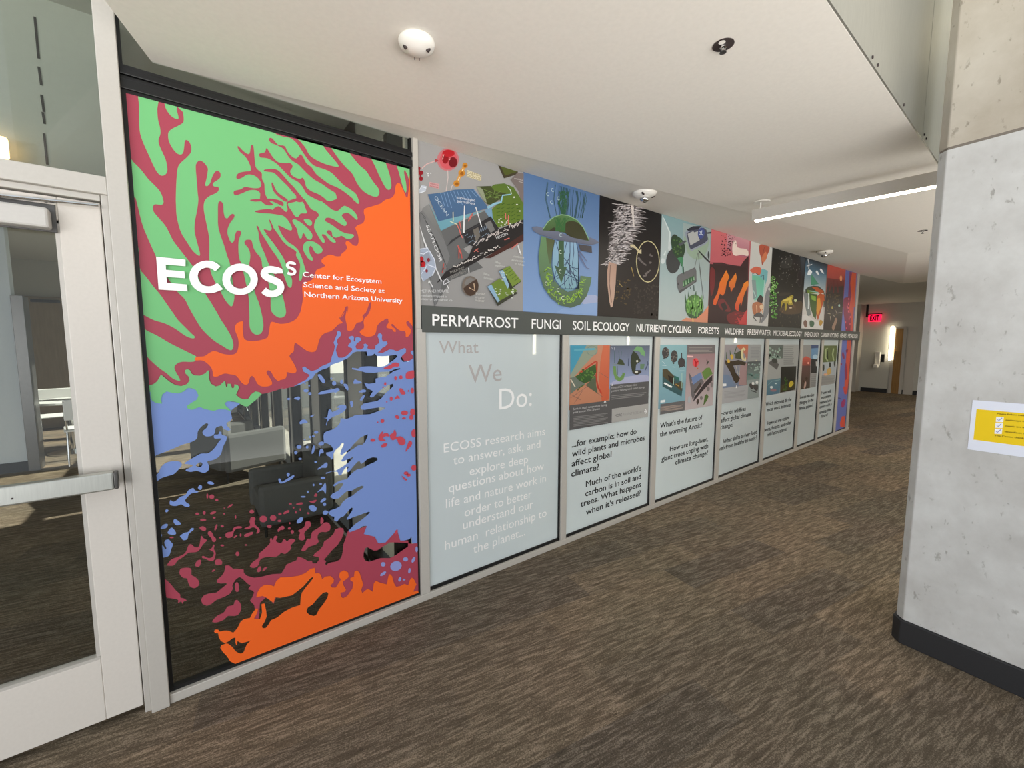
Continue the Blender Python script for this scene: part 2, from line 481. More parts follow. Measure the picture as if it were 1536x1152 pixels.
# ------------------------------------------------------------ the setting
def struct(o, label, cat): return tag(o, label, cat, kind='structure')
ZC = 2.645                                        # soffit height
XM, XE = 1.10, 9.50                               # mullion after the mural, end of the glass wall
fl = MB().poly([(-7, -4.3, 0), (20, -4.3, 0), (20, 9, 0), (9.6, 9, 0), (9.6, 0.06, 0), (1.02, 0.06, 0), (1.02, 9, 0), (-7, 9, 0)]).build('floor', carpet_mat)
struct(fl, 'brown streaked plank carpet running through corridor and room', 'floor')
gp = MB().poly([(1.10, 0.12, -0.04), (9.5, 0.12, -0.04), (9.5, 5, -0.04), (60, 5, -0.04), (60, 90, -0.04), (1.10, 90, -0.04)]).build('floor', ground, loc=(5, 5, -0.04))
struct(gp, 'pale sunlit paving outside the room windows', 'ground')
gw = MB().box(1.5, 40, 5.2, 21, -0.039, -0.03).build('floor', asphalt, loc=(4.5, 5.2, -0.04))
struct(gw, 'grey asphalt strip crossing the sunlit paving outdoors', 'road')
cp = MB().box(1.05, 7.0, 0.15, 3.25, 2.9, 3.1).build('ceiling', wall_paint)  # added sun blocker that shades the nearest window panes
struct(cp, 'flat slab added outside to keep sun off the nearest window panes', 'canopy')

A, B, C = (-0.012, 0.02), (9.6, 0.02), (7.07, -1.04)
zb = 2.77
c1 = MB()
edge = -1.72
cloud = [A, C, (7.0, -2.6), (6.9, -4.2), (4.4, -4.2), (4.4, edge), (-0.62, edge)]
c1.prism(cloud, ZC, ZC + 0.12)
struct(c1.build('ceiling', white_paint, bevel=0.002), 'low white plaster soffit with slanted edge above the corridor', 'ceiling')
c2 = MB()
up2 = lambda p, z: (p[0], p[1], z)
c2.poly([up2(A, ZC + 0.004), up2(B, zb), up2(C, ZC + 0.006)])
c2.poly([up2(B, zb), (11.7, -0.2, zb), (11.7, -4.2, zb), (6.9, -4.2, zb), (7.0, -2.6, zb), up2(C, ZC + 0.006)])
struct(c2.build('ceiling', white_paint), 'white sloping ceiling wedge between soffit and glass wall', 'ceiling')
c3 = MB().box(9.5, 20, -4.2, 4.2, 2.80, 2.9).build('ceiling', wall_paint)
struct(c3, 'grey ceiling of the far corridor', 'ceiling')
c4 = MB().prism([(-7, 0.04), (1.05, 0.04), (1.05, 9), (-7, 9)], 3.0, 3.1)
struct(c4.build('ceiling', wall_paint), 'grey ceiling of the room behind the glass', 'ceiling')
# walls
fw = MB().box(17.6, 17.75, -4.3, 4.2, 0, 2.9).build('wall_back', wall_paint)
struct(fw, 'grey painted wall closing the far end of the corridor', 'wall')
fb = MB().box(17.585, 17.6, -4.2, 0.70, 0, 0.13).box(17.585, 17.6, 1.0, 1.66, 0, 0.13).build('baseboard_back', rubber)
struct(fb, 'black base along the far corridor wall', 'baseboard')
sw = MB().box(9.55, 9.7, 0.3, 4.2, 0, 2.9).build('wall_left', wall_paint)
struct(sw, 'grey wall returning behind the end of the glass wall', 'wall')
rw = MB().box(5.1, 5.9, -4.3, -4.1, 0, 2.9).box(8.1, 17.6, -4.3, -4.1, 0, 2.9).build('wall_right', wall_paint)
struct(rw, 'grey painted wall opposite the glass wall', 'wall')
sd = MB().box(9.8, 17.6, 4.0, 4.2, 0, 2.9).build('wall_far_left', wall_paint)
struct(sd, 'grey wall of the recess beside the far corridor', 'wall')
jw = MB().box(17.2, 17.6, 1.72, 2.2, 0, 2.9).build('trim_1', frame_paint)
struct(jw, 'pale grey door frame at the far corridor corner', 'door frame')
# concrete pillar: one chamfered corner towards the glass wall
pp = [(2.79, -2.95), (2.885, -1.87), (2.92, -1.838), (3.45, -1.88), (3.36, -2.95)]
pl = MB().prism(pp, 0.125, 2.452).build('wall_pillar', concrete_mat, bevel=0.004)
struct(pl, 'pale cast concrete pillar with black base at right', 'pillar')
MB().prism(pp, 2.460, 4.6).build('upper_shaded', concrete_upper, pl, bevel=0.004)  # top of the pillar, its weaker light painted in
MB().prism([(x * 0.995 + 0.015, y * 0.995 - 0.012) for x, y in pp], 2.44, 2.47).build('joint', mat('joint_shadow_gap', (120, 112, 102), 0.9), pl)
pb = [(2.778, -2.97), (2.872, -1.862), (2.914, -1.826), (3.463, -1.868), (3.37, -2.97)]
struct(MB().prism(pb, 0, 0.125).build('baseboard_pillar', rubber, bevel=0.004), 'black rubber base around the concrete pillar', 'baseboard')
# metal clad bulkhead rising from the soffit edge
bh = MB()
jx = onY(1391, 150, edge - 0.012).x
bh.box(-0.7, jx - 0.003, edge - 0.006, edge, ZC, 4.6)
bh.box(jx + 0.003, 4.42, edge - 0.006, edge, ZC, 4.6)
bh.box(-0.7, 4.42, edge, edge + 0.03, ZC + 0.12, 4.6)
bh.box(4.39, 4.42, -4.2, edge, ZC, 4.6)
bh = struct(bh.build('wall_bulkhead', brushed), 'brushed metal cladding above the soffit edge beside the pillar', 'bulkhead')
rv = MB()
for q in [(1308, 88), (1316, 98), (1355, 158), (1386, 202), (1389, 208)]:
    p = onY(*q, edge - 0.006)
    rv.lathe([(0.006, 0), (0.006, 0.004), (0.002, 0.005)], frame_matrix((p.x, edge - 0.006, max(p.z, ZC + 0.02)), (1, 0, 0), (0, -1, 0)), 10)
rv.build('rivet', slot_dark, bh)

# storefront: mullions, sill, header, door frame
def member(name, label, *boxes, m=frame_paint, cat='frame'):
    b = MB()
    for q in boxes: b.box(*q)
    return struct(b.build(name, m, bevel=0.003), label, cat)
member('trim_2', 'pale grey post between glass door and mural window', (-0.172, -0.112, -0.035, 0.1, 0, 3.3))
member('trim_3', 'stepped grey door jamb beside the mural window', (-0.194, -0.172, -0.012, 0.09, 0, 2.165))
member('trim_4', 'grey bar above the glass door under the transom', (-1.25, -0.172, -0.03, 0.09, 2.10, 2.165), (-1.25, -0.195, -0.010, 0.09, 2.078, 2.10))
member('trim_5', 'low grey sill along the foot of the glass wall', (-0.112, 9.52, -0.022, 0.03, 0, 0.042))
MUL = [(1.07, 1.128), (2.232, 2.29), (3.395, 3.47), (4.61, 4.69), (5.765, 5.85), (6.925, 7.01), (7.79, 7.872), (8.655, 8.75), (9.36, 9.47)]
for i, (a, b) in enumerate(MUL):
    where = ['beside the coral mural', 'after the What We Do panel', 'after the for example panel', 'after the warming Arctic panel', 'after the wildfires panel',
             'after the microbes panel', 'between the two farthest text panels', 'before the small end mural', 'closing the end of the glass wall'][i]
    member('trim_%d' % (6 + i), 'grey storefront mullion ' + where, (a, b, -0.02, 0.08, 0.042, 2.76 if i == 8 else 1.63), *([(1.07, 1.101, -0.02, 0.08, 1.63, 2.70)] if i == 0 else []), cat='mullion')
member('trim_15', 'black header strip above the coral mural', (-0.112, 1.07, -0.012, 0.07, 2.508, 2.545), (-0.112, 1.07, -0.004, 0.07, 2.545, 2.56), (-0.112, 1.07, -0.012, 0.07, 2.56, 2.585), m=black_trim, cat='header')
bk = MB().box(1.128, 9.4, 0.012, 0.09, 1.66, 2.9)
struct(bk.build('wall_front', wall_paint), 'plain backing wall behind the upper posters', 'wall')

# glass panes
def pane(name, label, x0, x1, z0, z1, m, gasket=0.012, y=0.006):
    w = MB().box(x0, x1, y, y + 0.008, z0, z1).build(name, m)
    struct(w, label, 'window')
    g = gasket
    if g:
        MB().box(x0, x0 + g, y - 0.008, y + 0.02, z0, z1).box(x1 - g, x1, y - 0.008, y + 0.02, z0, z1).box(x0 + g, x1 - g, y - 0.008, y + 0.02, z0, z0 + g * 1.3).box(x0 + g, x1 - g, y - 0.008, y + 0.02, z1 - g, z1).build('gasket', black_trim, w)
    return w
pane('window_1', 'clear glass pane carrying the coral mural', -0.112, 1.07, 0.042, 2.51, clear_glass, 0.014)
pane('window_2', 'dark glass strip above the coral mural header', -0.112, 1.07, 2.585, 3.3, tint_glass, 0.010)
pane('window_3', 'grey transom glass above the door', -1.25, -0.172, 2.165, 3.3, tint_glass, 0.0)
# room behind the glass: end window wall, partition, back wall
def win_x(y): return 1.02
ww = MB()
posts = [(0.62, 0.97), (1.78, 2.10), (3.0, 3.15), (4.15, 4.3), (5.3, 5.45), (6.45, 6.6), (7.6, 7.75), (8.8, 9.0)]
for a, b in posts: ww.box(0.98, 1.08, a, b, 0, 3.0)
ww.box(0.98, 1.08, 0.09, 9, 0, 0.05).box(0.98, 1.08, 0.09, 9, 2.7, 3.0)
struct(ww.build('trim_16', frame_paint, bevel=0.004), 'wide grey posts of the sunny room window wall', 'window frame')
for i, (a, b) in enumerate(zip([0.09] + [p[1] for p in posts[:-1]], [p[0] for p in posts])):
    w = MB().box(1.02, 1.03, a, b, 0.05, 2.7).build('window_%d' % (4 + i), clear_glass)
    struct(w, 'tall clear outdoor pane of the room, %s from the coral mural' % ['touching the corner', 'second', 'third', 'fourth', 'fifth', 'sixth', 'seventh', 'eighth'][i], 'window')
    MB().box(0.97, 1.06, a, a + 0.05, 0.05, 2.7).box(0.97, 1.06, b - 0.05, b, 0.05, 2.7).box(0.97, 1.06, a, b, 0.05, 0.10).box(0.98, 1.05, a, b, 1.18, 1.22).build('mullion', black_trim, w)
struct(MB().box(-7, 1.1, 9, 9.15, 0, 3).build('wall_room_back', wall_paint), 'grey back wall of the room behind the glass', 'wall')
struct(MB().box(-7.1, -7, 0, 9, 0, 3).build('wall_room_left', room_paint), 'pale wall at the left of the room behind the glass', 'wall')
d4 = MB().box(-2.45, -1.25, 8.94, 9.0, 0, 2.36).build('door_4', room_wood, bevel=0.004); struct(d4, 'tan wooden door at the back of the room', 'door')
MB().box(-1.98, -1.62, 8.90, 8.94, 2.26, 2.31).build('door_closer', dark_metal, d4)
pw = MB().box(-7, -1.50, 5.35, 5.5, 0.12, 3.0).build('wall_partition', room_paint)
struct(pw, 'pale blue grey partition inside the room', 'wall')
struct(MB().box(-7, -1.50, 5.33, 5.5, 0, 0.12).build('baseboard_partition', rubber), 'black base of the partition inside the room', 'baseboard')
member('trim_17', 'grey frame at the end of the room partition', (-1.50, -1.40, 5.3, 5.55, 0, 2.1), m=dark_metal)
sb = MB().box(-7, -0.14, 0.50, 0.62, 2.28, 3.0)
sb = struct(sb.build('wall_room_soffit', wall_paint), 'grey slotted panel seen through the transom glass', 'panel')
sl = MB()
for (xa, ya), (xb, yb) in [((52, 25), (58, 88)), ((58, 100), (62, 128)), ((62, 142), (66, 168)), ((64, 168), (67, 186)), ((66, 200), (71, 247))]:
    a, b = onY(xa, ya, 0.497), onY(xb, yb, 0.497)
    sl.poly([(a.x - 0.004, 0.497, a.z), (a.x + 0.004, 0.497, a.z), (b.x + 0.004, 0.497, b.z), (b.x - 0.004, 0.497, b.z)])
sl.build('slot', slot_dark, sb)

# the glass door
GL, GR = -0.98, -0.312
dr = MB().box(GR, -0.198, 0.0, 0.045, 0.03, 2.072).build('door_1', door_paint, bevel=0.003)
struct(dr, 'pale framed glass door with push bar and closer', 'door')
MB().box(-1.10, GL, 0.0, 0.045, 0.03, 2.072).build('stile', door_paint, dr, bevel=0.003)
MB().box(GL, GR, 0.0, 0.045, 0.03, 0.292).build('rail', door_paint, dr, bevel=0.003)
MB().box(GL, GR, 0.0, 0.045, 1.99, 2.072).build('rail', door_paint, dr, bevel=0.003)
MB().box(GL, GR, 0.018, 0.026, 0.29, 1.99).build('pane', clear_glass, dr)
MB().box(GL, GR, 0.0, 0.03, 0.292, 0.304).box(GL, GR, 0.005, 0.03, 1.98, 1.99).box(GR - 0.012, GR, 0.005, 0.03, 0.3, 1.99).build('glazing_bead', frame_paint, dr)
bz = onY(150, 722, -0.055).z
pbx = onY(172, 720, -0.055).x
bar = MB().box(-1.02, pbx, -0.085, -0.045, bz - 0.034, bz + 0.034).build('push_bar', brushed, dr, bevel=0.006)
MB().box(pbx, pbx + 0.012, -0.082, -0.045, bz - 0.033, bz + 0.033).build('end_cap', dark_metal, bar, bevel=0.003)
MB().box(pbx - 0.05, pbx - 0.01, -0.045, 0.0, bz - 0.025, bz + 0.025).build('bracket', brushed, bar)
lk = onY(18, 748, -0.086)
MB().lathe([(0.003, 0), (0.003, 0.002)], frame_matrix((lk.x, -0.085, lk.z), (1, 0, 0), (0, -1, 0)), 10).build('keyhole', slot_dark, bar)
c_r = onY(74, 340, -0.055)
ct = onY(40, 304, -0.055).z
cl = MB().box(-0.80, c_r.x, -0.055, 0.0, c_r.z - 0.004, ct - 0.006).build('door_closer', closer_paint, dr, bevel=0.008)
MB().box(-0.84, c_r.x + 0.012, -0.008, 0.0, c_r.z - 0.01, ct + 0.016).build('mounting_plate', dark_metal, cl, bevel=0.002)
MB().lathe([(0.017, 0), (0.017, 0.02), (0.01, 0.024)], Matrix.Translation((-0.53, -0.03, ct - 0.004)), 20).tube([(-0.53, -0.03, ct + 0.012), (-0.20, -0.03, ct + 0.03)], 0.006, 8).build('closer_arm', chrome, cl)
sc = onY(69, 302, -0.008)
MB().lathe([(0.006, 0), (0.006, 0.003), (0.002, 0.003)], frame_matrix((sc.x, -0.008, sc.z), (1, 0, 0), (0, -1, 0)), 12).build('screw', chrome, cl)
# ------------------------------------------------------------ the coral mural on the first pane
GREEN, MAROON, ORANGE, BLUE = (121, 198, 129), (174, 72, 90), (253, 108, 40), (126, 152, 214)
A_, B_, C_, D_ = (180, 120, 6.4), (400, 120, 6.4), (180, 300, 6.4), (400, 300, 6.4)
E_, F_, G_, H_, I_, J_, K_ = (200, 460, 6.4), (420, 460, 6.4), (200, 620, 6.4), (420, 620, 6.4), (220, 780, 6.4), (420, 760, 6.4), (220, 900, 6.4)
def T(crop, pts):
    return [(crop[0] + x / crop[2], crop[1] + y / crop[2]) for x, y in pts]
mural = thing('wall_mural', 'tall green, maroon, orange and blue coral mural on the glass beside the door', 'mural', (0.48, 0, 0.05))
m = Art(wall_uv, (-0.098, 1.056, 0.06, 2.506), gain=MURAL_GAIN, step=0.0002)
RE = [(614.5, 262), (618.4, 489.7), (620, 538)]
top_low = T(E_, [(130, 755), (190, 745), (230, 715), (265, 650), (300, 680), (350, 720), (400, 750), (460, 762), (510, 745), (540, 710), (530, 670), (500, 640), (495, 610), (520, 600), (545, 610), (555, 640), (590, 660), (640, 662), (690, 640), (715, 612), (728, 615), (725, 690), (745, 740), (790, 765), (830, 755), (860, 725), (880, 712), (890, 775), (900, 770), (905, 740), (935, 740), (945, 780), (965, 780), (970, 745), (1000, 750), (1015, 775), (1000, 810), (985, 845), (1020, 875), (1060, 888), (1100, 885), (1130, 840), (1170, 812), (1210, 820), (1230, 838), (1300, 825), (1380, 800), (1440, 775)])
blue_mid = T(F_, [(10, 795), (130, 767), (195, 738), (255, 708), (298, 670), (320, 628), (375, 603), (425, 580), (490, 545), (560, 510), (620, 500), (660, 468), (695, 430), (735, 420), (820, 430), (880, 440), (950, 455), (1040, 450), (1110, 450), (1160, 470), (1190, 520), (1240, 520), (1285, 500)])
m.poly(MAROON, [(180, 125), (614, 240)] + RE + blue_mid[::-1] + top_low[::-1] + [(215, 580)])
# green growth
g0 = T(A_, [(600, 248), (605, 310), (612, 370), (605, 410), (560, 440), (500, 470), (468, 500), (462, 540), (470, 590), (500, 650), (540, 700), (580, 718), (605, 700), (615, 650), (622, 590), (640, 577), (668, 600), (685, 650), (678, 700), (640, 745), (590, 790), (560, 830), (548, 890), (540, 1000), (536, 1140)])
g0 += T(C_, [(538, 60), (542, 140), (560, 230), (590, 320), (640, 400), (700, 490), (755, 535), (768, 520), (755, 460), (730, 370), (715, 290), (720, 200), (740, 100), (752, 0)])
g0 += T(A_, [(745, 1080), (738, 980), (728, 870), (730, 810), (760, 775), (800, 790), (840, 840), (842, 880), (830, 950), (818, 1010), (840, 1018), (865, 990), (885, 930), (910, 885), (940, 872), (965, 900), (960, 940), (930, 965), (900, 985), (890, 1010), (910, 1025), (945, 1030), (945, 1065), (915, 1090), (860, 1115), (820, 1150)])
g0 += T(C_, [(805, 40), (805, 100), (820, 180), (845, 300), (857, 380), (858, 480), (858, 560), (870, 690), (920, 800), (965, 880), (1000, 945), (1040, 1000), (1070, 1022), (1088, 990), (1098, 920), (1090, 840), (1075, 740), (1065, 640), (1150, 590), (1165, 620), (1190, 720), (1205, 800), (1220, 870), (1235, 940), (1240, 1050), (1243, 1140)])
g0 += T(E_, [(1113, 130), (1120, 210), (1150, 255), (1190, 270), (1230, 250), (1248, 190), (1240, 110), (1215, 0)])
g0 += T(C_, [(1320, 950), (1305, 900), (1300, 840), (1270, 760), (1250, 680), (1248, 580), (1350, 570), (1365, 640), (1400, 720), (1430, 820), (1445, 950), (1448, 1050), (1478, 1100), (1528, 1130), (1573, 1120), (1593, 1080), (1583, 1010), (1560, 920), (1530, 830), (1490, 740), (1450, 660), (1425, 600), (1440, 540), (1460, 450), (1400, 330)])
g0 += T(D_, [(60, 290), (40, 225), (0, 150), (100, 142), (60, 95), (110, 60), (150, 85), (185, 115), (200, 90), (190, 30), (230, 0), (330, -20), (420, 30), (480, 10), (520, -10), (560, 0), (610, 12), (645, 0), (690, -20), (700, -60), (830, 0), (870, 35), (886, 25)])
g0 += T(B_, [(860, 1100), (800, 1050), (740, 1010), (680, 950), (620, 890), (560, 860), (500, 840), (450, 820), (400, 770), (350, 700), (290, 610), (230, 560), (160, 545), (90, 520), (45, 475)])
m.poly(GREEN, g0[:-1] + T(B_, [(45, 474), (0, 455)]), smooth=True)
m.view(A_)
m.blob(GREEN, [(185, 120), (184, 250), (185, 420), (195, 520), (230, 620), (280, 730), (320, 820), (360, 890), (400, 920), (440, 905), (455, 860), (440, 770), (405, 690), (375, 620), (370, 570), (388, 520), (385, 460), (365, 380), (358, 280), (358, 170)],
       [(435, 205), (435, 260), (460, 310), (500, 355), (550, 378), (562, 360), (545, 290), (538, 225)])
m.view((0, 0, 1))
m.blob(GREEN, T(A_, [(72, 720), (130, 790), (200, 860), (270, 950), (340, 1020), (390, 1080), (415, 1150)]) + T(C_, [(415, 35), (390, 48), (340, 42), (318, 60), (322, 110), (360, 160), (430, 240), (470, 310), (510, 390), (570, 470), (640, 560), (700, 640), (760, 760), (820, 900), (870, 980), (930, 1080), (970, 1152)])
       + T(E_, [(890, 200), (940, 290), (960, 360), (950, 410), (920, 415), (860, 380), (780, 330), (700, 260), (640, 190), (580, 90)]) + T(C_, [(658, 1024), (620, 950), (550, 880), (480, 780), (400, 660), (340, 530), (260, 350), (210, 220), (155, 0)]) + T(A_, [(140, 1130), (95, 1085), (80, 900)]),
       T(C_, [(165, 655), (200, 680), (260, 750), (320, 830), (380, 900), (450, 1000), (520, 1100), (555, 1150)]) + T(E_, [(500, 200), (560, 260), (590, 290), (570, 305), (500, 280), (400, 210), (300, 160), (200, 130), (100, 80), (55, 55)]),
       T(E_, [(75, 210), (150, 240), (250, 290), (350, 350), (450, 400), (550, 450), (605, 480), (595, 520), (550, 530), (480, 528), (430, 540), (395, 575), (405, 620), (440, 680), (450, 710), (430, 710), (380, 690), (320, 640), (250, 590), (170, 520), (135, 480), (115, 435), (90, 330)]),
       T(C_, [(145, 430), (180, 470), (175, 510), (150, 505)]))
m.view(B_)
m.blob(GREEN, [(275, 535), (320, 590), (370, 650), (410, 720), (460, 760), (540, 800), (620, 825), (680, 835), (688, 820), (650, 770), (590, 700), (550, 650), (515, 595)],
       [(610, 625), (650, 700), (700, 770), (760, 840), (820, 900), (860, 980), (900, 1040), (950, 1085), (1010, 1115), (1060, 1120), (1080, 1085), (1070, 1040), (1030, 990), (990, 930), (950, 870), (890, 820), (840, 760), (800, 710), (770, 665)],
       [(865, 690), (905, 730), (915, 705)],
       [(1000, 730), (1040, 830), (1080, 920), (1120, 1000), (1150, 1045), (1175, 1055), (1195, 1030), (1190, 960), (1170, 880), (1145, 810), (1125, 760)],
       [(1250, 795), (1265, 880), (1290, 970), (1310, 1040), (1330, 1080), (1340, 1060), (1335, 980), (1318, 900), (1322, 866), (1345, 900), (1375, 970), (1375, 820)])
m.view(D_)
m.blob(GREEN, [(205, 35), (250, 25), (310, 8), (340, 12), (360, 45), (375, 90), (388, 120), (375, 130), (325, 132), (305, 160), (285, 165), (262, 145), (235, 100), (210, 65)],
       [(370, -20), (400, 50), (430, 90), (480, 115), (500, 150), (470, 190), (455, 240), (458, 280), (490, 340), (520, 390), (540, 412), (555, 405), (550, 375), (530, 345), (530, 330), (560, 335), (590, 370), (620, 400), (650, 412), (662, 400), (640, 370), (610, 345), (580, 320), (575, 300), (600, 290), (625, 310), (630, 345), (660, 362), (690, 355), (720, 345), (760, 370), (800, 375), (835, 350), (825, 330), (780, 325), (730, 310), (680, 280), (640, 250), (600, 225), (565, 205), (562, 180), (590, 170), (640, 185), (700, 225), (745, 250), (762, 240), (765, 215), (730, 170), (720, 145), (745, 128), (780, 125), (820, 155), (860, 190), (872, 180), (860, 140), (820, 95), (770, 65), (740, 58), (710, 80), (680, 105), (630, 95), (580, 55), (530, 15), (510, -20)],
       [(0, 140), (80, 140), (150, 150), (195, 185), (225, 230), (242, 270), (235, 292), (200, 285), (150, 260), (110, 245), (120, 280), (150, 340), (200, 400), (260, 440), (300, 480), (330, 540), (350, 600), (368, 660), (375, 690), (345, 705), (340, 740), (330, 770), (315, 775), (310, 740), (315, 690), (320, 620), (300, 570), (280, 530), (285, 500), (250, 470), (200, 440), (150, 390), (110, 330), (80, 290), (60, 260), (40, 225), (30, 200), (25, 230), (48, 275), (45, 295), (20, 280), (0, 250)],
       [(245, 200), (265, 185), (300, 200), (345, 230), (390, 270), (425, 310), (438, 340), (430, 375), (410, 382), (385, 370), (360, 325), (345, 325), (335, 365), (318, 370), (300, 330), (290, 280), (265, 240)],
       [(355, 190), (385, 182), (420, 195), (435, 220), (425, 245), (400, 245), (370, 215)],
       [(348, 450), (365, 410), (410, 395), (460, 405), (510, 440), (535, 475), (525, 505), (490, 518), (460, 500), (440, 460), (420, 440), (408, 460), (412, 510), (435, 550), (443, 575), (430, 582), (400, 565), (370, 520), (352, 485)],
       [(-10, 330), (60, 410), (110, 480), (150, 540), (175, 590), (200, 650), (230, 730), (243, 770), (238, 830), (220, 842), (200, 820), (170, 740), (140, 660), (110, 600), (60, 510), (0, 430)],
       [(-10, 560), (12, 590), (20, 640), (0, 650), (-20, 600)])
# maroon veins over the green
m.view(A_)
m.blob(MAROON, [(1128, 645), (1140, 640), (1190, 690), (1240, 712), (1255, 640), (1268, 625), (1282, 650), (1290, 740), (1300, 830), (1330, 870), (1360, 895), (1362, 950), (1385, 1000), (1390, 1080), (1420, 1150), (1470, 1200), (1400, 1200), (1345, 1150), (1345, 1090), (1310, 1060), (1240, 1060), (1170, 1090), (1110, 1108), (1090, 1090), (1100, 1065), (1160, 1050), (1200, 1028), (1280, 1040), (1340, 1035), (1355, 1000), (1330, 950), (1280, 915), (1220, 910), (1170, 940), (1130, 952), (1115, 930), (1140, 895), (1200, 880), (1255, 870), (1240, 800), (1200, 735), (1150, 690)])
m.view(B_)
m.blob(MAROON, [(-73, 715), (-58, 705), (-18, 695), (-3, 655), (17, 680), (60, 745), (110, 790), (170, 800), (225, 800), (247, 825), (240, 850), (225, 872), (235, 910), (280, 940), (320, 950), (345, 940), (365, 975), (380, 1030), (430, 1070), (510, 1105), (575, 1160), (520, 1165), (440, 1130), (380, 1090), (345, 1030), (300, 980), (230, 940), (160, 870), (100, 810), (50, 775), (0, 752), (-60, 745)],
       [(20, 570), (35, 557), (60, 570), (110, 625), (170, 635), (200, 690), (240, 735), (280, 755), (305, 735), (325, 715), (350, 745), (380, 800), (430, 840), (470, 900), (530, 950), (600, 1000), (680, 1035), (750, 1080), (835, 1160), (690, 1160), (660, 1090), (600, 1050), (530, 1000), (460, 960), (400, 910), (350, 860), (300, 810), (250, 780), (210, 740), (180, 690), (150, 655), (90, 625), (40, 605)],
       [(-20, 862), (60, 855), (110, 870), (160, 920), (210, 980), (260, 1030), (300, 1080), (360, 1160), (290, 1170), (280, 1110), (250, 1080), (210, 1030), (150, 970), (100, 920), (60, 890), (-20, 878)],
       [(45, 990), (60, 995), (90, 1060), (130, 1100), (200, 1150), (180, 1170), (110, 1120), (60, 1060)])
m.view(C_)
m.blob(MAROON, [(1245, 0), (1300, 18), (1400, 8), (1470, 18), (1560, 60), (1560, 20), (1480, -8), (1350, -10)],
       [(1293, 112), (1350, 95), (1430, 88), (1490, 105), (1560, 130), (1560, 148), (1440, 132), (1340, 125)],
       [(1310, 250), (1325, 255), (1350, 310), (1400, 390), (1450, 470), (1500, 540), (1535, 600), (1560, 680), (1480, 680), (1420, 600), (1390, 520), (1350, 430), (1335, 370), (1328, 310)],
       [(1378, 285), (1400, 285), (1440, 295), (1455, 270), (1430, 195), (1440, 195), (1470, 260), (1490, 320), (1550, 390), (1560, 520), (1500, 420), (1440, 360), (1395, 310)],
       [(942, 40), (955, 15), (975, 20), (990, 50), (993, 110), (1005, 165), (1030, 178), (1050, 155), (1075, 135), (1098, 145), (1090, 175), (1060, 215), (1035, 270), (1030, 320), (1045, 370), (1060, 400), (1075, 412), (1095, 390), (1105, 335), (1120, 300), (1145, 295), (1160, 310), (1155, 340), (1138, 390), (1135, 470), (1140, 540), (1155, 600), (1190, 720), (1235, 960), (1180, 960), (1110, 940), (1095, 840), (1078, 740), (1055, 610), (1030, 540), (1000, 440), (965, 340), (942, 250), (940, 130)],
       [(1195, 400), (1215, 383), (1255, 385), (1268, 410), (1280, 460), (1310, 510), (1345, 550), (1358, 600), (1365, 640), (1400, 740), (1445, 960), (1320, 960), (1260, 700), (1245, 610), (1250, 530), (1235, 470), (1200, 425)])
# orange field
org = T(B_, [(1100, 1180), (1140, 1150), (1200, 1130), (1230, 1080), (1235, 1020), (1255, 990), (1280, 1000), (1310, 1060), (1350, 1130)]) + RE[:1] + [(614.8, 310), (618.4, 489.7)]
org += T(F_, [(1270, 190), (1255, 170), (1230, 140), (1210, 150), (1220, 180), (1250, 215), (1255, 245), (1230, 285), (1205, 290), (1200, 240), (1150, 230), (1110, 200), (1080, 168), (1065, 175), (1080, 195), (1105, 215), (1110, 240), (1090, 240), (1070, 215), (1025, 205), (1020, 185), (1040, 150), (1030, 125), (1000, 130), (960, 150), (930, 190), (920, 240), (900, 275), (850, 290), (800, 280), (765, 250), (770, 230), (800, 210), (805, 180), (800, 145), (810, 110), (840, 80), (860, 40), (872, -10)])
org += T(D_, [(990, 1080), (1000, 990), (985, 990), (960, 1060), (920, 1140)]) + T(F_, [(820, 60), (790, 90), (800, 110), (780, 145), (740, 155), (720, 180), (700, 220), (660, 235), (640, 215), (640, 180), (625, 100), (648, 0)])
org += T(D_, [(770, 1090), (780, 1040), (775, 1020), (750, 1030), (745, 1060), (700, 1140)]) + T(F_, [(620, 50), (600, 90), (570, 105), (580, 130), (600, 155), (560, 170), (530, 200), (490, 235), (430, 255), (390, 290), (370, 340), (350, 410), (320, 435), (270, 430), (220, 400), (175, 365), (145, 350), (135, 380), (130, 430), (105, 450), (90, 475), (110, 510), (150, 580), (155, 625), (120, 640), (65, 628), (65, 650), (50, 690), (0, 705)])
org += T(E_, [(1390, 715), (1350, 680), (1320, 625), (1290, 612), (1278, 635), (1300, 670), (1325, 710), (1330, 745), (1290, 765), (1230, 765), (1190, 740), (1165, 690), (1140, 665), (1120, 680), (1105, 735), (1075, 750), (1040, 730), (1010, 690), (980, 660), (930, 650), (880, 642), (840, 655), (800, 672), (765, 665), (760, 620), (740, 575), (690, 530), (650, 515), (595, 515), (595, 490), (620, 480), (680, 475), (720, 450), (760, 428), (800, 430), (850, 450), (910, 460), (970, 455), (1000, 420), (1010, 350), (1000, 290), (980, 240), (975, 190), (1000, 155), (1040, 140), (1055, 150), (1050, 200), (1058, 290), (1080, 320), (1130, 330), (1200, 325), (1280, 300), (1300, 250), (1310, 180), (1330, 145), (1408, 165)])
org += T(F_, [(80, 155), (150, 120), (190, 60)]) + T(D_, [(330, 1040), (345, 950), (340, 860), (345, 800), (390, 785), (440, 760), (465, 700), (480, 670), (530, 650), (560, 630), (530, 605), (525, 575), (560, 545), (610, 525), (660, 540), (705, 540), (715, 520), (750, 490), (770, 460), (755, 420), (765, 395), (790, 400), (830, 435), (865, 438), (880, 400), (875, 340), (860, 300), (850, 265), (880, 240), (925, 220), (940, 170), (930, 120), (940, 85), (1000, 65), (1080, 40)])
m.view((0, 0, 1))
m.poly(ORANGE, org, smooth=True)
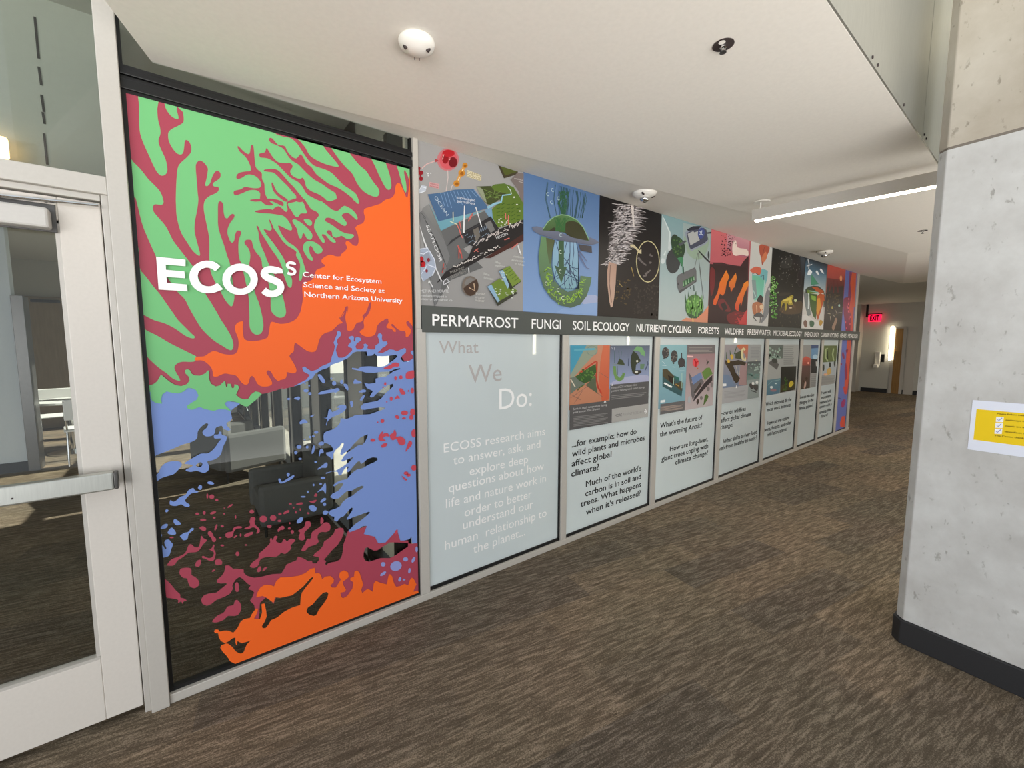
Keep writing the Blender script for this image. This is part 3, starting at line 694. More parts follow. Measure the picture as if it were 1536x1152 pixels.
m.blob(MAROON, T(D_, [(1120, 1160), (1150, 1138), (1165, 1150), (1150, 1190)]))
# blue water
blue_a = T(E_, [(125, 800), (300, 770), (600, 790), (640, 860), (900, 905), (1000, 920), (1020, 935), (940, 995), (945, 1060), (958, 1150)]) + T(G_, [(945, 50), (930, 72), (895, 90), (900, 120), (930, 150), (915, 165), (870, 150), (850, 120), (820, 125), (790, 140), (780, 190), (750, 215), (700, 220), (670, 200), (665, 170), (700, 140), (718, 105), (700, 95), (660, 120), (620, 170), (615, 220), (600, 250), (540, 280), (470, 300), (400, 330), (300, 370), (220, 400), (180, 415), (150, 200), (130, 20)])
m.poly(BLUE, blue_a, smooth=True)
b1_up = T(F_, [(130, 765), (190, 730), (250, 700), (285, 655), (255, 640), (220, 620), (212, 585), (235, 575), (270, 600), (300, 620), (350, 605), (400, 570), (450, 550), (485, 530), (495, 480), (515, 430), (525, 380), (512, 345), (530, 300), (548, 260), (545, 240), (565, 232), (585, 250), (580, 280), (550, 310), (545, 340), (555, 360), (540, 390), (535, 420), (545, 460), (560, 490), (600, 490), (640, 470), (670, 440), (690, 420), (690, 400), (655, 385), (650, 370), (670, 350), (685, 330), (660, 305), (655, 290), (690, 280), (710, 290), (705, 330), (720, 335), (720, 300), (740, 290), (770, 300), (778, 320), (755, 340), (735, 350), (722, 385), (735, 410), (780, 410), (805, 390), (800, 360), (820, 355), (842, 370), (835, 400), (870, 412), (910, 410), (915, 370), (950, 350), (945, 310), (935, 285), (940, 262), (960, 255), (978, 270), (975, 310), (985, 335), (1020, 332), (1032, 352), (1010, 380), (980, 395), (960, 420), (935, 440), (980, 445), (1010, 430), (1050, 410), (1090, 415), (1120, 430), (1160, 410), (1190, 397), (1208, 405), (1205, 440), (1170, 470), (1155, 500), (1180, 530), (1230, 525), (1270, 500), (1275, 470), (1250, 445), (1255, 425), (1290, 420)])
b1 = b1_up + [(622, 640), (626, 760), (627, 812)]
b1 += T(J_, [(1312, 350), (1265, 350), (1260, 285), (1240, 310), (1160, 330), (1105, 320), (1100, 290), (1120, 240), (1115, 220), (1090, 260), (1060, 300), (1010, 345), (960, 358), (920, 335), (905, 292), (885, 287), (860, 302), (820, 322), (760, 327), (700, 325), (700, 310), (740, 260), (780, 225), (825, 200), (825, 182), (790, 185), (750, 215), (700, 240), (665, 245), (655, 228)])
b1 += T(H_, [(670, 1110), (720, 1060), (780, 1020), (830, 980), (862, 950), (850, 942), (800, 960), (760, 975), (700, 995), (640, 1022), (640, 1005), (690, 935), (697, 905), (680, 905), (640, 950), (610, 985), (575, 1000), (545, 1038), (518, 1025), (520, 990), (490, 985), (465, 960), (480, 930), (540, 910), (575, 890), (600, 850), (640, 815), (690, 790), (740, 750), (785, 720), (803, 705), (785, 692), (730, 715), (690, 740), (640, 745), (600, 780), (560, 815), (510, 820), (480, 800), (500, 770), (560, 740), (600, 690), (605, 668), (560, 672), (520, 700), (505, 690), (540, 660), (590, 640), (640, 630), (690, 570), (740, 535), (775, 530), (800, 520), (850, 490), (900, 470), (935, 445), (930, 425), (890, 420), (840, 435), (800, 470), (775, 485), (760, 455), (740, 465), (700, 510), (660, 562), (635, 558), (640, 540), (660, 512), (640, 508), (610, 540), (585, 592), (560, 590), (552, 560), (500, 555), (440, 580), (438, 568), (540, 545), (600, 510), (650, 475), (680, 450), (705, 415), (650, 440), (600, 462), (585, 455), (610, 410), (650, 370), (700, 340), (740, 310), (765, 302), (790, 300), (815, 270), (838, 220), (840, 200), (800, 215), (765, 235), (740, 260), (700, 300), (670, 340), (630, 370), (590, 400), (575, 390), (590, 340), (610, 300), (608, 280), (590, 285), (570, 320), (530, 350), (510, 390), (505, 430), (490, 445), (480, 420), (445, 400), (440, 375), (495, 365), (512, 345), (490, 310), (455, 290), (420, 280), (415, 220), (420, 190), (440, 175), (500, 155), (545, 128), (575, 90)])
b1 += T(F_, [(580, 1070), (640, 1075), (670, 1065), (720, 1040), (790, 1035), (860, 1032), (920, 1010), (980, 990), (1012, 970), (960, 965), (880, 975), (810, 990), (775, 985), (770, 960), (800, 930), (870, 915), (930, 905), (970, 880), (1010, 830), (1060, 790), (1085, 760), (1080, 740), (1040, 750), (990, 780), (940, 820), (895, 865), (870, 872), (860, 860), (890, 810), (870, 800), (830, 780), (805, 730), (850, 740), (915, 730), (915, 690), (950, 680), (1010, 672), (1060, 640), (1085, 620), (1150, 600), (1150, 590), (1100, 600), (1050, 622), (970, 625), (900, 635), (820, 632), (760, 615), (690, 600), (690, 585), (745, 595), (780, 575), (850, 572), (950, 578), (1005, 570), (1040, 545), (1090, 510), (1125, 478), (1110, 462), (1050, 470), (1005, 475), (930, 475), (905, 450), (880, 470), (835, 472), (830, 430), (735, 430), (700, 442), (680, 465), (640, 500), (600, 515), (590, 525), (500, 555), (450, 590), (400, 605), (340, 640), (310, 685), (260, 715), (200, 745)])
m.poly(BLUE, b1)
m.view(G_)
m.poly(BLUE, [(775, 205), (815, 200), (825, 175), (845, 180), (850, 205), (895, 220), (890, 260), (860, 320), (840, 390), (800, 430), (750, 450), (710, 460), (725, 500), (720, 545), (680, 570), (640, 560), (600, 550), (550, 560), (500, 545), (540, 520), (570, 500), (550, 490), (490, 480), (530, 450), (600, 410), (650, 385), (720, 380), (780, 330), (820, 270), (845, 240), (780, 240)], [(600, 495), (640, 467), (663, 482), (648, 512), (612, 508)], smooth=True)
m.blob(BLUE, [(200, 645), (205, 600), (240, 570), (270, 510), (320, 470), (400, 455), (450, 465), (465, 490), (440, 530), (390, 580), (330, 600), (270, 620), (230, 650), (200, 680)],
       [(350, 870), (355, 830), (380, 845), (410, 835), (450, 800), (500, 780), (530, 735), (575, 715), (590, 735), (625, 750), (600, 760), (560, 765), (530, 790), (500, 825), (500, 845), (540, 875), (530, 895), (490, 890), (460, 870), (420, 885), (380, 885)],
       [(710, 660), (740, 650), (775, 670), (760, 682), (720, 675)], [(620, 710), (640, 685), (660, 700), (650, 730), (630, 728)], [(305, 935), (320, 918), (338, 930), (320, 948)],
       [(1390, 630), (1410, 625), (1425, 655), (1470, 630), (1500, 610), (1540, 590), (1536, 615), (1480, 650), (1410, 672)], [(1470, 585), (1485, 568), (1502, 585), (1485, 606)],
       [(255, 1105), (290, 1065), (325, 1058), (330, 1075), (310, 1100)], [(385, 1040), (400, 1010), (458, 1055), (415, 1072)])
m.view(I_)
m.blob(BLUE, [(200, 120), (235, 70), (265, 90), (282, 130), (240, 138)], [(115, 130), (140, 130), (148, 150), (120, 165)], [(320, 150), (360, 120), (400, 110), (430, 75), (455, 85), (405, 130), (390, 180), (350, 190), (335, 170)], [(122, 240), (160, 245), (175, 275), (190, 265), (170, 220), (180, 190), (215, 185), (235, 210), (252, 230), (235, 280), (220, 330), (190, 350), (125, 352)])
m.view(F_)
m.blob(BLUE, [(360, 655), (385, 650), (425, 700), (428, 730), (405, 730), (375, 690)], [(365, 840), (390, 815), (450, 800), (510, 790), (550, 780), (570, 800), (530, 825), (510, 820), (440, 835)], [(605, 745), (640, 745), (655, 790), (640, 800)], [(415, 1065), (450, 1060), (465, 990), (490, 990), (500, 1010), (570, 975), (540, 965), (590, 940), (632, 950), (625, 990), (570, 1030), (500, 1060), (455, 1100), (445, 1138), (438, 1130), (450, 1080)],
       [(185, 1110), (215, 1082), (250, 1090), (262, 1115), (215, 1120), (195, 1128)], [(700, 730), (715, 695), (735, 705), (780, 725), (770, 735), (715, 740)], [(750, 820), (790, 795), (820, 800), (815, 820)], [(765, 890), (790, 855), (812, 850), (795, 890), (775, 900)], [(668, 915), (690, 905), (698, 940), (683, 968)], [(130, 880), (170, 862), (192, 875), (180, 895), (160, 892)], [(285, 1050), (315, 1040), (330, 1032), (310, 1055)])
m.dots(BLUE, (80, 885, 16, 10), (248, 805, 24, 16), (285, 835, 16), (517, 735, 20, 22), (590, 722, 16, 20), (490, 690, 10), (238, 738, 8), (278, 758, 8, 10))
m.view(H_)
m.blob(BLUE, [(272, 895), (310, 878), (350, 905), (335, 938), (300, 935)], [(160, 1030), (190, 998), (218, 1000), (205, 1040), (165, 1055)], [(410, 945), (430, 928), (465, 945), (440, 970), (412, 965)], [(365, 290), (390, 270), (418, 275), (415, 300), (385, 308)], [(300, 380), (315, 310), (332, 318), (325, 365), (310, 385)], [(370, 400), (380, 350), (400, 338), (415, 360), (412, 380), (385, 385), (378, 410)], [(358, 530), (400, 500), (440, 470), (455, 490), (440, 520), (400, 520), (365, 538)], [(355, 755), (400, 710), (430, 665), (440, 700), (435, 770), (410, 735), (370, 750)], [(385, 845), (415, 812), (440, 815), (435, 830), (400, 852)])
m.dots(BLUE, (345, 180, 20, 14), (180, 320, 24, 18), (150, 375, 16), (258, 322, 14), (190, 435, 16, 10), (340, 465, 14, 10), (285, 225, 12), (318, 218, 14, 10), (410, 618, 22, 12), (388, 675, 14, 9), (220, 798, 24, 8), (425, 870, 16), (320, 685, 9, 12), (265, 752, 9, 12), (235, 250, 8))
# green fringe between maroon and blue
m.view((0, 0, 1))
m.poly(GREEN, top_low[:45] + T(E_, [(1230, 840), (1180, 890), (1130, 930), (1100, 955), (1070, 957), (1030, 935), (1000, 920), (960, 908), (900, 908), (875, 925), (890, 955), (920, 980), (938, 1000), (880, 985), (830, 980), (770, 1000), (680, 980), (640, 962), (610, 970), (560, 990), (520, 975), (515, 950), (560, 920), (610, 890), (625, 850), (600, 800), (560, 780), (520, 780), (480, 815), (430, 832), (370, 825), (320, 812), (280, 840), (265, 890), (275, 930), (220, 925), (180, 900), (165, 860), (165, 820), (125, 815)]))
m.line((225, 235, 225), (0.8, 1.5), T(E_, [(1085, 960), (1098, 996)]))
# maroon splashes low on the pane
low = T(J_, [(650, 225), (665, 243), (740, 215), (830, 182), (800, 260), (905, 285), (940, 350), (1010, 340), (1120, 220), (1150, 322), (1228, 322), (1228, 350), (1262, 352), (1325, 345), (1325, 860), (1000, 900), (600, 960), (520, 880), (330, 760), (100, 760), (-100, 740)]) + T(I_, [(1290, 740), (1240, 740), (1215, 800), (1190, 770), (1140, 740), (1085, 790), (1075, 945), (1005, 945), (1040, 880), (1030, 810), (990, 770), (1010, 740), (1030, 690), (1010, 670), (970, 660), (995, 625), (960, 600), (920, 560), (890, 542), (860, 560), (830, 600), (820, 630), (830, 650), (800, 700), (750, 730), (670, 760), (620, 800), (575, 818), (535, 800), (520, 760), (545, 720), (590, 702), (670, 690), (720, 650), (770, 610), (760, 600), (710, 605), (675, 595), (675, 570), (720, 530), (745, 490), (755, 432), (790, 430), (830, 465), (870, 462), (930, 470), (930, 500), (960, 530), (1030, 550), (1100, 540), (1200, 515), (1290, 510)])
low += T(J_, [(40, 590), (60, 550), (155, 510), (170, 475), (220, 490), (270, 520), (305, 515), (310, 540), (345, 540), (370, 510), (370, 480), (340, 475), (315, 470), (330, 445), (380, 410), (410, 370), (420, 330), (480, 290), (515, 250), (525, 215), (570, 198), (605, 205), (610, 240), (590, 300), (550, 365), (500, 410), (450, 470), (420, 505), (440, 520), (430, 545), (440, 558), (460, 540), (490, 530), (530, 525), (570, 505), (590, 470), (600, 420), (605, 360), (630, 290)])
hole = T(J_, [(800, 440), (815, 395), (835, 385), (900, 420), (930, 415), (1000, 370), (1050, 340), (1120, 340), (1225, 345), (1225, 380), (1180, 410), (1110, 460), (1050, 490), (960, 490), (900, 510), (850, 525), (815, 515), (797, 480)])
h2 = T(J_, [(250, 990), (265, 960), (310, 930), (360, 870), (410, 820), (445, 812), (460, 825), (450, 870), (410, 930), (370, 980), (345, 1030), (320, 1042), (280, 1030), (255, 1010)])
# the vinyl is cut away where the dark streak shows, so the low maroon stops at the orange
m.poly(MAROON, low[:16] + T(J_, [(660, 900), (590, 900), (500, 800), (420, 740), (340, 640), (290, 640), (100, 700), (0, 740)]) + low[21:], hole)
m.view(J_)
m.blob(MAROON, [(205, 420), (210, 395), (240, 350), (290, 300), (305, 240), (350, 210), (390, 180), (420, 150), (460, 150), (480, 180), (475, 220), (440, 240), (390, 240), (360, 270), (360, 310), (370, 330), (340, 360), (280, 380), (240, 410)],
       [(170, 230), (190, 215), (230, 190), (245, 140), (285, 140), (292, 180), (260, 215), (230, 250), (238, 300), (215, 320), (180, 310), (178, 280), (190, 245)], [(390, 100), (410, 110), (415, 140), (395, 165), (385, 150)])
m.view(I_)
m.blob(MAROON, [(850, 600), (875, 595), (885, 640), (880, 680), (855, 680), (845, 640)],
       [(315, 490), (330, 460), (390, 452), (428, 465), (430, 520), (470, 545), (500, 580), (500, 620), (460, 648), (420, 635), (400, 600), (385, 555), (350, 550), (320, 520)],
       [(140, 545), (190, 570), (240, 620), (280, 670), (320, 705), (325, 740), (355, 745), (385, 768), (355, 775), (345, 800), (330, 775), (300, 790), (300, 760), (230, 745), (180, 735), (150, 700)],
       [(195, 425), (240, 370), (300, 350), (370, 310), (400, 240), (430, 228), (460, 255), (500, 250), (515, 190), (525, 145), (545, 170), (578, 190), (540, 230), (500, 290), (460, 305), (400, 310), (350, 350), (300, 380), (260, 430), (200, 432)],
       [(630, 960), (680, 910), (740, 880), (775, 825), (830, 810), (845, 770), (870, 762), (900, 800), (905, 850), (880, 900), (840, 915), (780, 915), (740, 950), (680, 975), (640, 975)],
       [(465, 430), (480, 390), (515, 375), (522, 400), (505, 440), (480, 442)],
       [(530, 345), (545, 340), (590, 360), (630, 350), (645, 310), (620, 290), (597, 275), (620, 270), (640, 232), (650, 240), (645, 275), (662, 310), (655, 350), (640, 385), (600, 385), (560, 365), (535, 360)],
       [(655, 385), (690, 370), (720, 385), (720, 420), (690, 427), (660, 420)], [(585, 120), (605, 100), (630, 120), (640, 150), (665, 175), (655, 205), (630, 200), (620, 170), (600, 150)], [(505, 70), (540, 55), (570, 75), (560, 100), (530, 95)],
       [(755, 130), (780, 112), (820, 105), (830, 75), (870, 55), (912, 60), (905, 75), (860, 80), (835, 110), (825, 150), (790, 168), (760, 160)],
       [(990, 440), (1020, 395), (1070, 360), (1075, 320), (1120, 280), (1180, 220), (1182, 180), (1195, 170), (1210, 190), (1225, 150), (1255, 155), (1240, 200), (1290, 215), (1310, 180), (1330, 185), (1345, 200), (1380, 175), (1425, 190), (1380, 240), (1385, 270), (1330, 320), (1290, 310), (1270, 330), (1230, 350), (1150, 350), (1090, 375), (1070, 430), (1030, 455)],
       [(935, 75), (990, 50), (985, 0), (1030, 0), (1040, 40), (1080, 80), (1080, 115), (1050, 125), (1060, 90), (1020, 65), (970, 85)], [(935, 140), (970, 120), (1015, 110), (1015, 130), (970, 155), (940, 155)], [(1060, 490), (1065, 455), (1090, 440), (1098, 460), (1085, 492)], [(1110, 480), (1125, 455), (1155, 445), (1140, 470), (1115, 488)],
       [(1255, 105), (1260, 80), (1290, 55), (1318, 60), (1310, 85), (1275, 95), (1270, 110)], [(1485, 290), (1510, 265), (1530, 190), (1560, 180), (1545, 260), (1510, 295)])
m.dots(MAROON, (870, 320, 18, 22), (725, 240, 18, 9), (952, 235, 14, 7), (640, 480, 18, 8, -30), (725, 55, 16, 9), (660, 75, 9, 22, 15), (1175, 57, 22, 16), (1370, 75, 12), (1395, 108, 16), (705, 165, 12, 8), (850, 155, 20, 8, -40), (900, 140, 8, 16), (240, 163, 20, 7))
m.view(G_)
m.dots(MAROON, (710, 790, 9, 24), (752, 797, 24, 22), (800, 828, 16, 12), (928, 885, 30, 9, -35), (872, 905, 6), (613, 960, 18, 12), (680, 950, 14, 18), (765, 950, 30, 12, -20), (870, 960, 8), (980, 990, 7, 18), (1135, 940, 22, 18), (1245, 1010, 36, 32), (1340, 1000, 30, 28), (1405, 962, 16, 12), (1465, 945, 32, 12, -30), (1400, 1028, 18, 10), (775, 998, 14, 9), (670, 1018, 30, 10), (1145, 1010, 26, 20), (1500, 865, 9), (795, 1085, 9, 28, 15))
m.view(H_)
m.blob(MAROON, [(272, 838), (300, 838), (345, 825), (340, 845), (310, 858)], [(325, 785), (340, 765), (355, 775), (350, 792), (330, 795)], [(148, 870), (190, 852), (216, 855), (205, 872)], [(30, 965), (55, 935), (88, 930), (75, 950)])
m.dots(MAROON, (102, 865, 9), (127, 902, 9), (192, 920, 7, 14), (268, 955, 11, 9), (150, 945, 7, 14), (5, 962, 9), (90, 1050, 7, 10), (20, 1095, 20), (85, 1100, 12), (115, 1135, 14, 18))
# small red flecks in the blue and pale flecks in the maroon
RED = (206, 76, 92)
m.view(F_)
m.blob(RED, [(990, 590), (1030, 570), (1060, 555), (1080, 540), (1110, 535), (1140, 550), (1130, 575), (1090, 575), (1060, 595), (1010, 600)], [(1203, 650), (1220, 625), (1290, 612), (1290, 680), (1210, 692)], [(1140, 790), (1165, 785), (1200, 835), (1160, 840)], [(1095, 890), (1120, 850), (1147, 880), (1120, 880)])
m.dots(RED, (1105, 685, 13, 20), (1155, 678, 16, 19), (1005, 740, 11, 16), (985, 773, 7), (1265, 805, 16, 28), (1228, 808, 6, 10), (1063, 882, 14, 20), (1190, 1018, 34, 22), (1120, 1058, 22, 16, 40), (1185, 1070, 18, 10), (1268, 1010, 24, 34), (1255, 1062, 20, 24), (978, 1095, 18), (933, 1108, 7), (1020, 913, 8, 5))
m.view(H_)
m.blob(RED, [(940, 230), (960, 190), (985, 170), (978, 200), (1000, 188), (1030, 190), (1042, 220), (1005, 218), (985, 240), (1010, 258), (975, 265), (945, 255)], [(1050, 205), (1080, 185), (1095, 155), (1112, 190), (1110, 225), (1150, 218), (1190, 245), (1198, 285), (1170, 305), (1135, 290), (1115, 245), (1080, 256), (1058, 240)], [(1200, 365), (1215, 310), (1235, 262), (1262, 275), (1255, 310), (1225, 340)], [(1160, 595), (1175, 605), (1215, 635), (1195, 640)])
m.dots(RED, (885, 255, 22, 15), (995, 305, 32, 18, -30), (1280, 190, 25, 40), (1280, 520, 26, 28), (1205, 572, 22, 16), (1228, 590, 22, 14), (1110, 1135, 12, 25, 25))
m.view(J_)
LILAC = (150, 158, 216)
m.dots(LILAC, (985, 548, 22), (1108, 565, 56, 46, -20), (1200, 500, 24, 20), (1275, 505, 14, 30, 25), (985, 638, 34, 14, -35), (1237, 610, 12, 26, 10), (1145, 692, 14, 22, 20), (1185, 695, 14, 9), (1306, 405, 12, 28))
# orange at the foot
of = T(I_, [(1050, 735), (1060, 690), (1090, 640), (1130, 615), (1180, 615), (1220, 630), (1240, 580), (1280, 545)])
of += T(J_, [(100, 668), (180, 655), (240, 630), (290, 590), (330, 580), (335, 635), (370, 630), (390, 650), (400, 690), (430, 665), (480, 658), (515, 690), (510, 720), (480, 750), (495, 770), (530, 770), (570, 710), (580, 690), (560, 670), (570, 625), (610, 605), (650, 625), (655, 670), (620, 700), (600, 710), (600, 740), (630, 790), (620, 810), (575, 820), (585, 860), (600, 872), (640, 850), (690, 780), (700, 720), (670, 700), (670, 680), (705, 665), (710, 620), (735, 605), (760, 630), (775, 680), (795, 740), (775, 790), (785, 825), (810, 800), (840, 780), (885, 810), (895, 730), (915, 705), (960, 725), (1020, 740), (1035, 660), (1050, 640), (1070, 660), (1090, 730), (1110, 765), (1150, 755), (1190, 735), (1225, 750), (1240, 700), (1260, 675), (1280, 690), (1305, 740), (1290, 770), (1275, 810), (1320, 802), (1325, 850)])
of += [(560, 925), (470, 957)] + T(K_, [(1480, 410), (1300, 470), (1100, 530), (1040, 540), (920, 580), (915, 560), (930, 570), (1030, 541), (920, 600), (850, 625), (800, 580), (770, 530), (730, 490), (705, 450), (715, 425), (760, 408), (780, 410), (820, 440), (850, 480), (880, 500), (905, 505), (930, 490), (945, 450), (960, 415), (998, 380), (960, 392), (910, 405), (880, 390), (870, 385), (865, 420), (858, 425), (850, 400), (850, 350), (820, 360), (790, 385), (750, 405), (710, 385), (690, 345), (685, 310), (660, 310), (645, 295), (655, 275), (685, 275), (700, 295), (740, 285), (780, 285), (830, 305), (870, 260), (900, 200), (930, 175), (985, 165), (1085, 175), (1105, 110), (1100, 30), (1130, 25), (1145, 100), (1150, 150), (1130, 200), (1105, 240), (1110, 262), (1140, 260), (1165, 230), (1190, 185), (1250, 160), (1310, 110), (1380, 70), (1470, 40)])
of += T(J_, [(195, 870), (205, 820), (250, 760), (300, 700), (320, 665), (290, 680), (220, 760), (170, 800), (110, 845), (0, 868)]) + T(I_, [(1230, 735), (1215, 785), (1190, 770), (1150, 738), (1110, 722)])
i_ = [k for k, q in enumerate(of) if abs(q[0] - (220 + 1040 / 6.4)) < 0.01][0]
of = of[:i_] + of[i_ + 5:]
m.view((0, 0, 1))
m.poly(ORANGE, of, h2)
m.blob(ORANGE, T(I_, [(985, 950), (1010, 890), (1050, 843), (1066, 850), (1050, 900), (1020, 945)]))
gm = m.build('vinyl_graphic', wall_map(-0.001), mural); gm.location = -mural.location
# raised lettering
def solid_letters(name, outlines, material, parent, y0, y1):
    vv, ff = [], []
    for loops in outlines:
        lw = [[wall_uv(*q) for q in l] for l in loops]
        flat = [p for l in lw for p in l]; n = len(flat); b = len(vv)
        vv += [(x, y0, z) for x, z in flat] + [(x, y1, z) for x, z in flat]
        for t in tessellate_polygon([[Vector((x, z, 0)) for x, z in l] for l in lw]):
            ff.append([b + i for i in t]); ff.append([b + n + i for i in t][::-1])
        k = b
        for l in lw:
            for i in range(len(l)): ff.append([k + i, k + (i + 1) % len(l), k + n + (i + 1) % len(l), k + n + i])
            k += len(l)
    me = bpy.data.meshes.new(name); me.from_pydata(vv, [], ff); me.update()
    bm = bmesh.new(); bm.from_mesh(me); bmesh.ops.recalc_face_normals(bm, faces=bm.faces); bm.to_mesh(me); bm.free()
    me.materials.append(material)
    o = bpy.data.objects.new(name, me); COL.objects.link(o); o.parent = parent; o.location = -parent.location
    return o
def arc(cx, cy, rx, ry, a0, a1, n=28):
    return [(cx + rx * math.cos(math.radians(a0 + (a1 - a0) * k / n)), cy + ry * math.sin(math.radians(a0 + (a1 - a0) * k / n))) for k in range(n + 1)]
Ls = T(C_, [(348, 550), (628, 578), (628, 640), (440, 625), (442, 675), (618, 690), (622, 755), (447, 742), (452, 798), (640, 815), (648, 880), (372, 862)])
Lc = T(C_, spline([(958, 640), (905, 600), (850, 588), (800, 590), (745, 610), (700, 645), (672, 690), (665, 740), (675, 790), (700, 835), (740, 870), (790, 892), (850, 898), (910, 890), (955, 872), (984, 860), (970, 842), (932, 802), (890, 825), (850, 832), (805, 825), (770, 800), (750, 765), (745, 730), (755, 695), (780, 670), (815, 655), (850, 655), (885, 668), (906, 684), (922, 680), (945, 655)], 2))
Lo, Li = T(C_, arc(1149, 765, 169, 150, 0, 357)), T(C_, arc(1152, 768, 98, 86, 0, 357))
Sb = T(D_, ribbon(spline([(118, 708), (70, 677), (15, 672), (-22, 690), (-27, 722), (10, 752), (60, 772), (112, 800), (130, 840), (112, 882), (60, 903), (0, 895), (-45, 858), (-45, 858)], 3)[:-6], 66))
Ss = T(D_, ribbon(spline([(262, 628), (238, 608), (208, 608), (192, 628), (205, 650), (238, 662), (264, 684), (258, 708), (225, 716), (184, 696), (184, 696)], 3)[:-6], 26))
for L in ([Ls], [Lc], [Lo, Li], [Sb], [Ss]): solid_letters('letter', [L], letter_white, mural, -0.016, -0.008)
lettering('caption', [('Center for Ecosystem', (453.9, 415.6), (571, 425.8), 7.6, 0.012), ('Science and Society at', (454.7, 431), (575.8, 439.8), 7.6, 0.012), ('Northern Arizona University', (456, 445), (602.3, 454.7), 7.6, 0.012)], letter_white, mural, y=-0.0095)
# ------------------------------------------------------------ upper row of printed posters
def wrect(a, color, p0, p1, color2=None):
    """axis aligned rectangle on the sheet from its upper left and lower right corner"""
    (u0, w0), (u1, w1) = a.uv(p0), a.uv(p1)
    a.layer(); a.fill([[(u0, w1), (u1, w1), (u1, w0), (u0, w0)]], color, color2); return a
def twig(x, y, ang, ln, depth, rng, spread=0.5):
    """branching hair lines, as a list of paths"""
    out = []; p = [(x, y)]
    for k in range(4):
        ang += rng.uniform(-0.35, 0.35); x += ln / 4 * math.cos(ang); y += ln / 4 * math.sin(ang); p.append((x, y))
        if depth and rng.random() < 0.55: out += twig(x, y, ang + rng.choice((-1, 1)) * spread, ln * 0.6, depth - 1, rng, spread)
    return [p] + out
P1a, P1b, P2a, P2b = (600, 200, 6.4), (610, 360, 6.4), (770, 240, 6.4), (770, 360, 6.4)
P4a, P4b, P6a, P6b, P8a, P8b = (960, 300, 9.6), (960, 400, 9.6), (1090, 340, 12.8), (1090, 420, 12.8), (1190, 370, 12.8), (1190, 440, 12.8)
PX = [1.103, 1.858, 2.616, 3.445, 4.320, 5.219, 5.808, 6.923, 7.830, 8.709, 9.36]
PL = ['grey poster of a cut away permafrost block', 'blue poster of a green letter C with grass and roots',
      'black poster of a hairy white plant root', 'teal poster of pots, a meter and a leafy globe',
      'red poster of orange arms over a burning forest', 'white poster of fish, water glass and insect',
      'black poster of a yellow frog beside a green vine', 'poster of an autumn leaf shaped valley under stars',
      'dark red poster of soil life below a fiery sky', 'narrow strip of blue, maroon and orange coral pattern']
GAIN = POSTER_GAINS
def sheet(i):
    x0, x1 = PX[i], PX[i + 1]
    return Art(wall_uv, (x0, x1, 1.758, 2.642 + 0.127 * x1 / 9.6), gain=GAIN[i])
def hang(a, i):
    o = a.build('poster', wall_map(-0.006)); 
    return tag(o, PL[i] + ' above the dark sign band', 'poster', 'posters above the sign band')

# permafrost
a = sheet(0); rng = random.Random(1)
a.sheet((166, 164, 162), (158, 156, 154)); a.view(P1a)
a.dots((200, 120, 124), (455, 255, 105, 110, 20)).dots((214, 92, 100), (458, 258, 84, 90, 20))
a.dots((150, 18, 28), (430, 245, 32, 50)).dots((190, 30, 40), (460, 195, 60, 34)).dots((118, 16, 26), (503, 282, 42, 50))
a.line((236, 180, 170), 7, [(405, 215), (415, 205), (402, 255)], [(465, 260), (478, 248)])
a.line((222, 180, 176), 9, [(205, 340), (250, 300), (350, 262)]).poly((176, 60, 66), [(330, 248), (365, 262), (335, 284)])
a.line((214, 196, 192), 7, [(452, 360), (455, 430), (436, 560)], [(480, 560), (492, 510), (512, 488)])
a.line((220, 160, 80), 30, [(618, 310), (580, 385), (537, 485)]).dots((208, 140, 50), (618, 312, 26), (586, 385, 33), (537, 485, 31)).dots((160, 96, 24), (618, 316, 14), (588, 390, 17), (540, 490, 16))
a.line((240, 222, 190), 10, [(600, 345), (590, 365)], [(565, 425), (552, 455)])
a.poly((222, 212, 180), [(640, 355), (775, 405), (772, 462), (632, 420)]).text('CARBON', (642, 388), (768, 424), 26, (150, 132, 80)).text('DIOXIDE', (636, 418), (768, 458), 26, (150, 132, 80))
a.dots((150, 20, 34), (172, 342, 18, 20), (200, 382, 18, 20), (170, 385, 16), (196, 440, 18, 20)).line((150, 20, 34), 14, [(172, 342), (185, 380), (196, 440)])
a.poly((196, 202, 212), [(155, 560), (200, 500), (250, 512), (240, 560), (190, 580)]).line((236, 240, 246), 7, [(160, 560), (200, 515), (245, 530)], [(170, 580), (230, 560)])
a.poly((210, 160, 160), [(275, 470), (370, 490), (368, 538), (272, 516)]).text('methane', (284, 492), (360, 508), 15, (150, 70, 74)).text('molecule', (282, 514), (360, 530), 15, (150, 70, 74))
a.dots((226, 226, 226), (262, 392, 7), (288, 388, 6), (250, 384, 5), (264, 412, 6))
a.poly((70, 62, 44), [(935, 312), (1125, 372), (1118, 398), (990, 436)]).poly((86, 94, 40), [(960, 322), (1118, 372), (1000, 410)])
a.poly((128, 116, 112), [(1120, 380), (1180, 390), (1180, 700), (1160, 690), (1130, 560), (1090, 500), (1050, 450)]).text('peatland', (1090, 440), (1170, 460), 12, (220, 214, 210)).text('thaw', (1130, 470), (1168, 480), 12, (220, 214, 210))
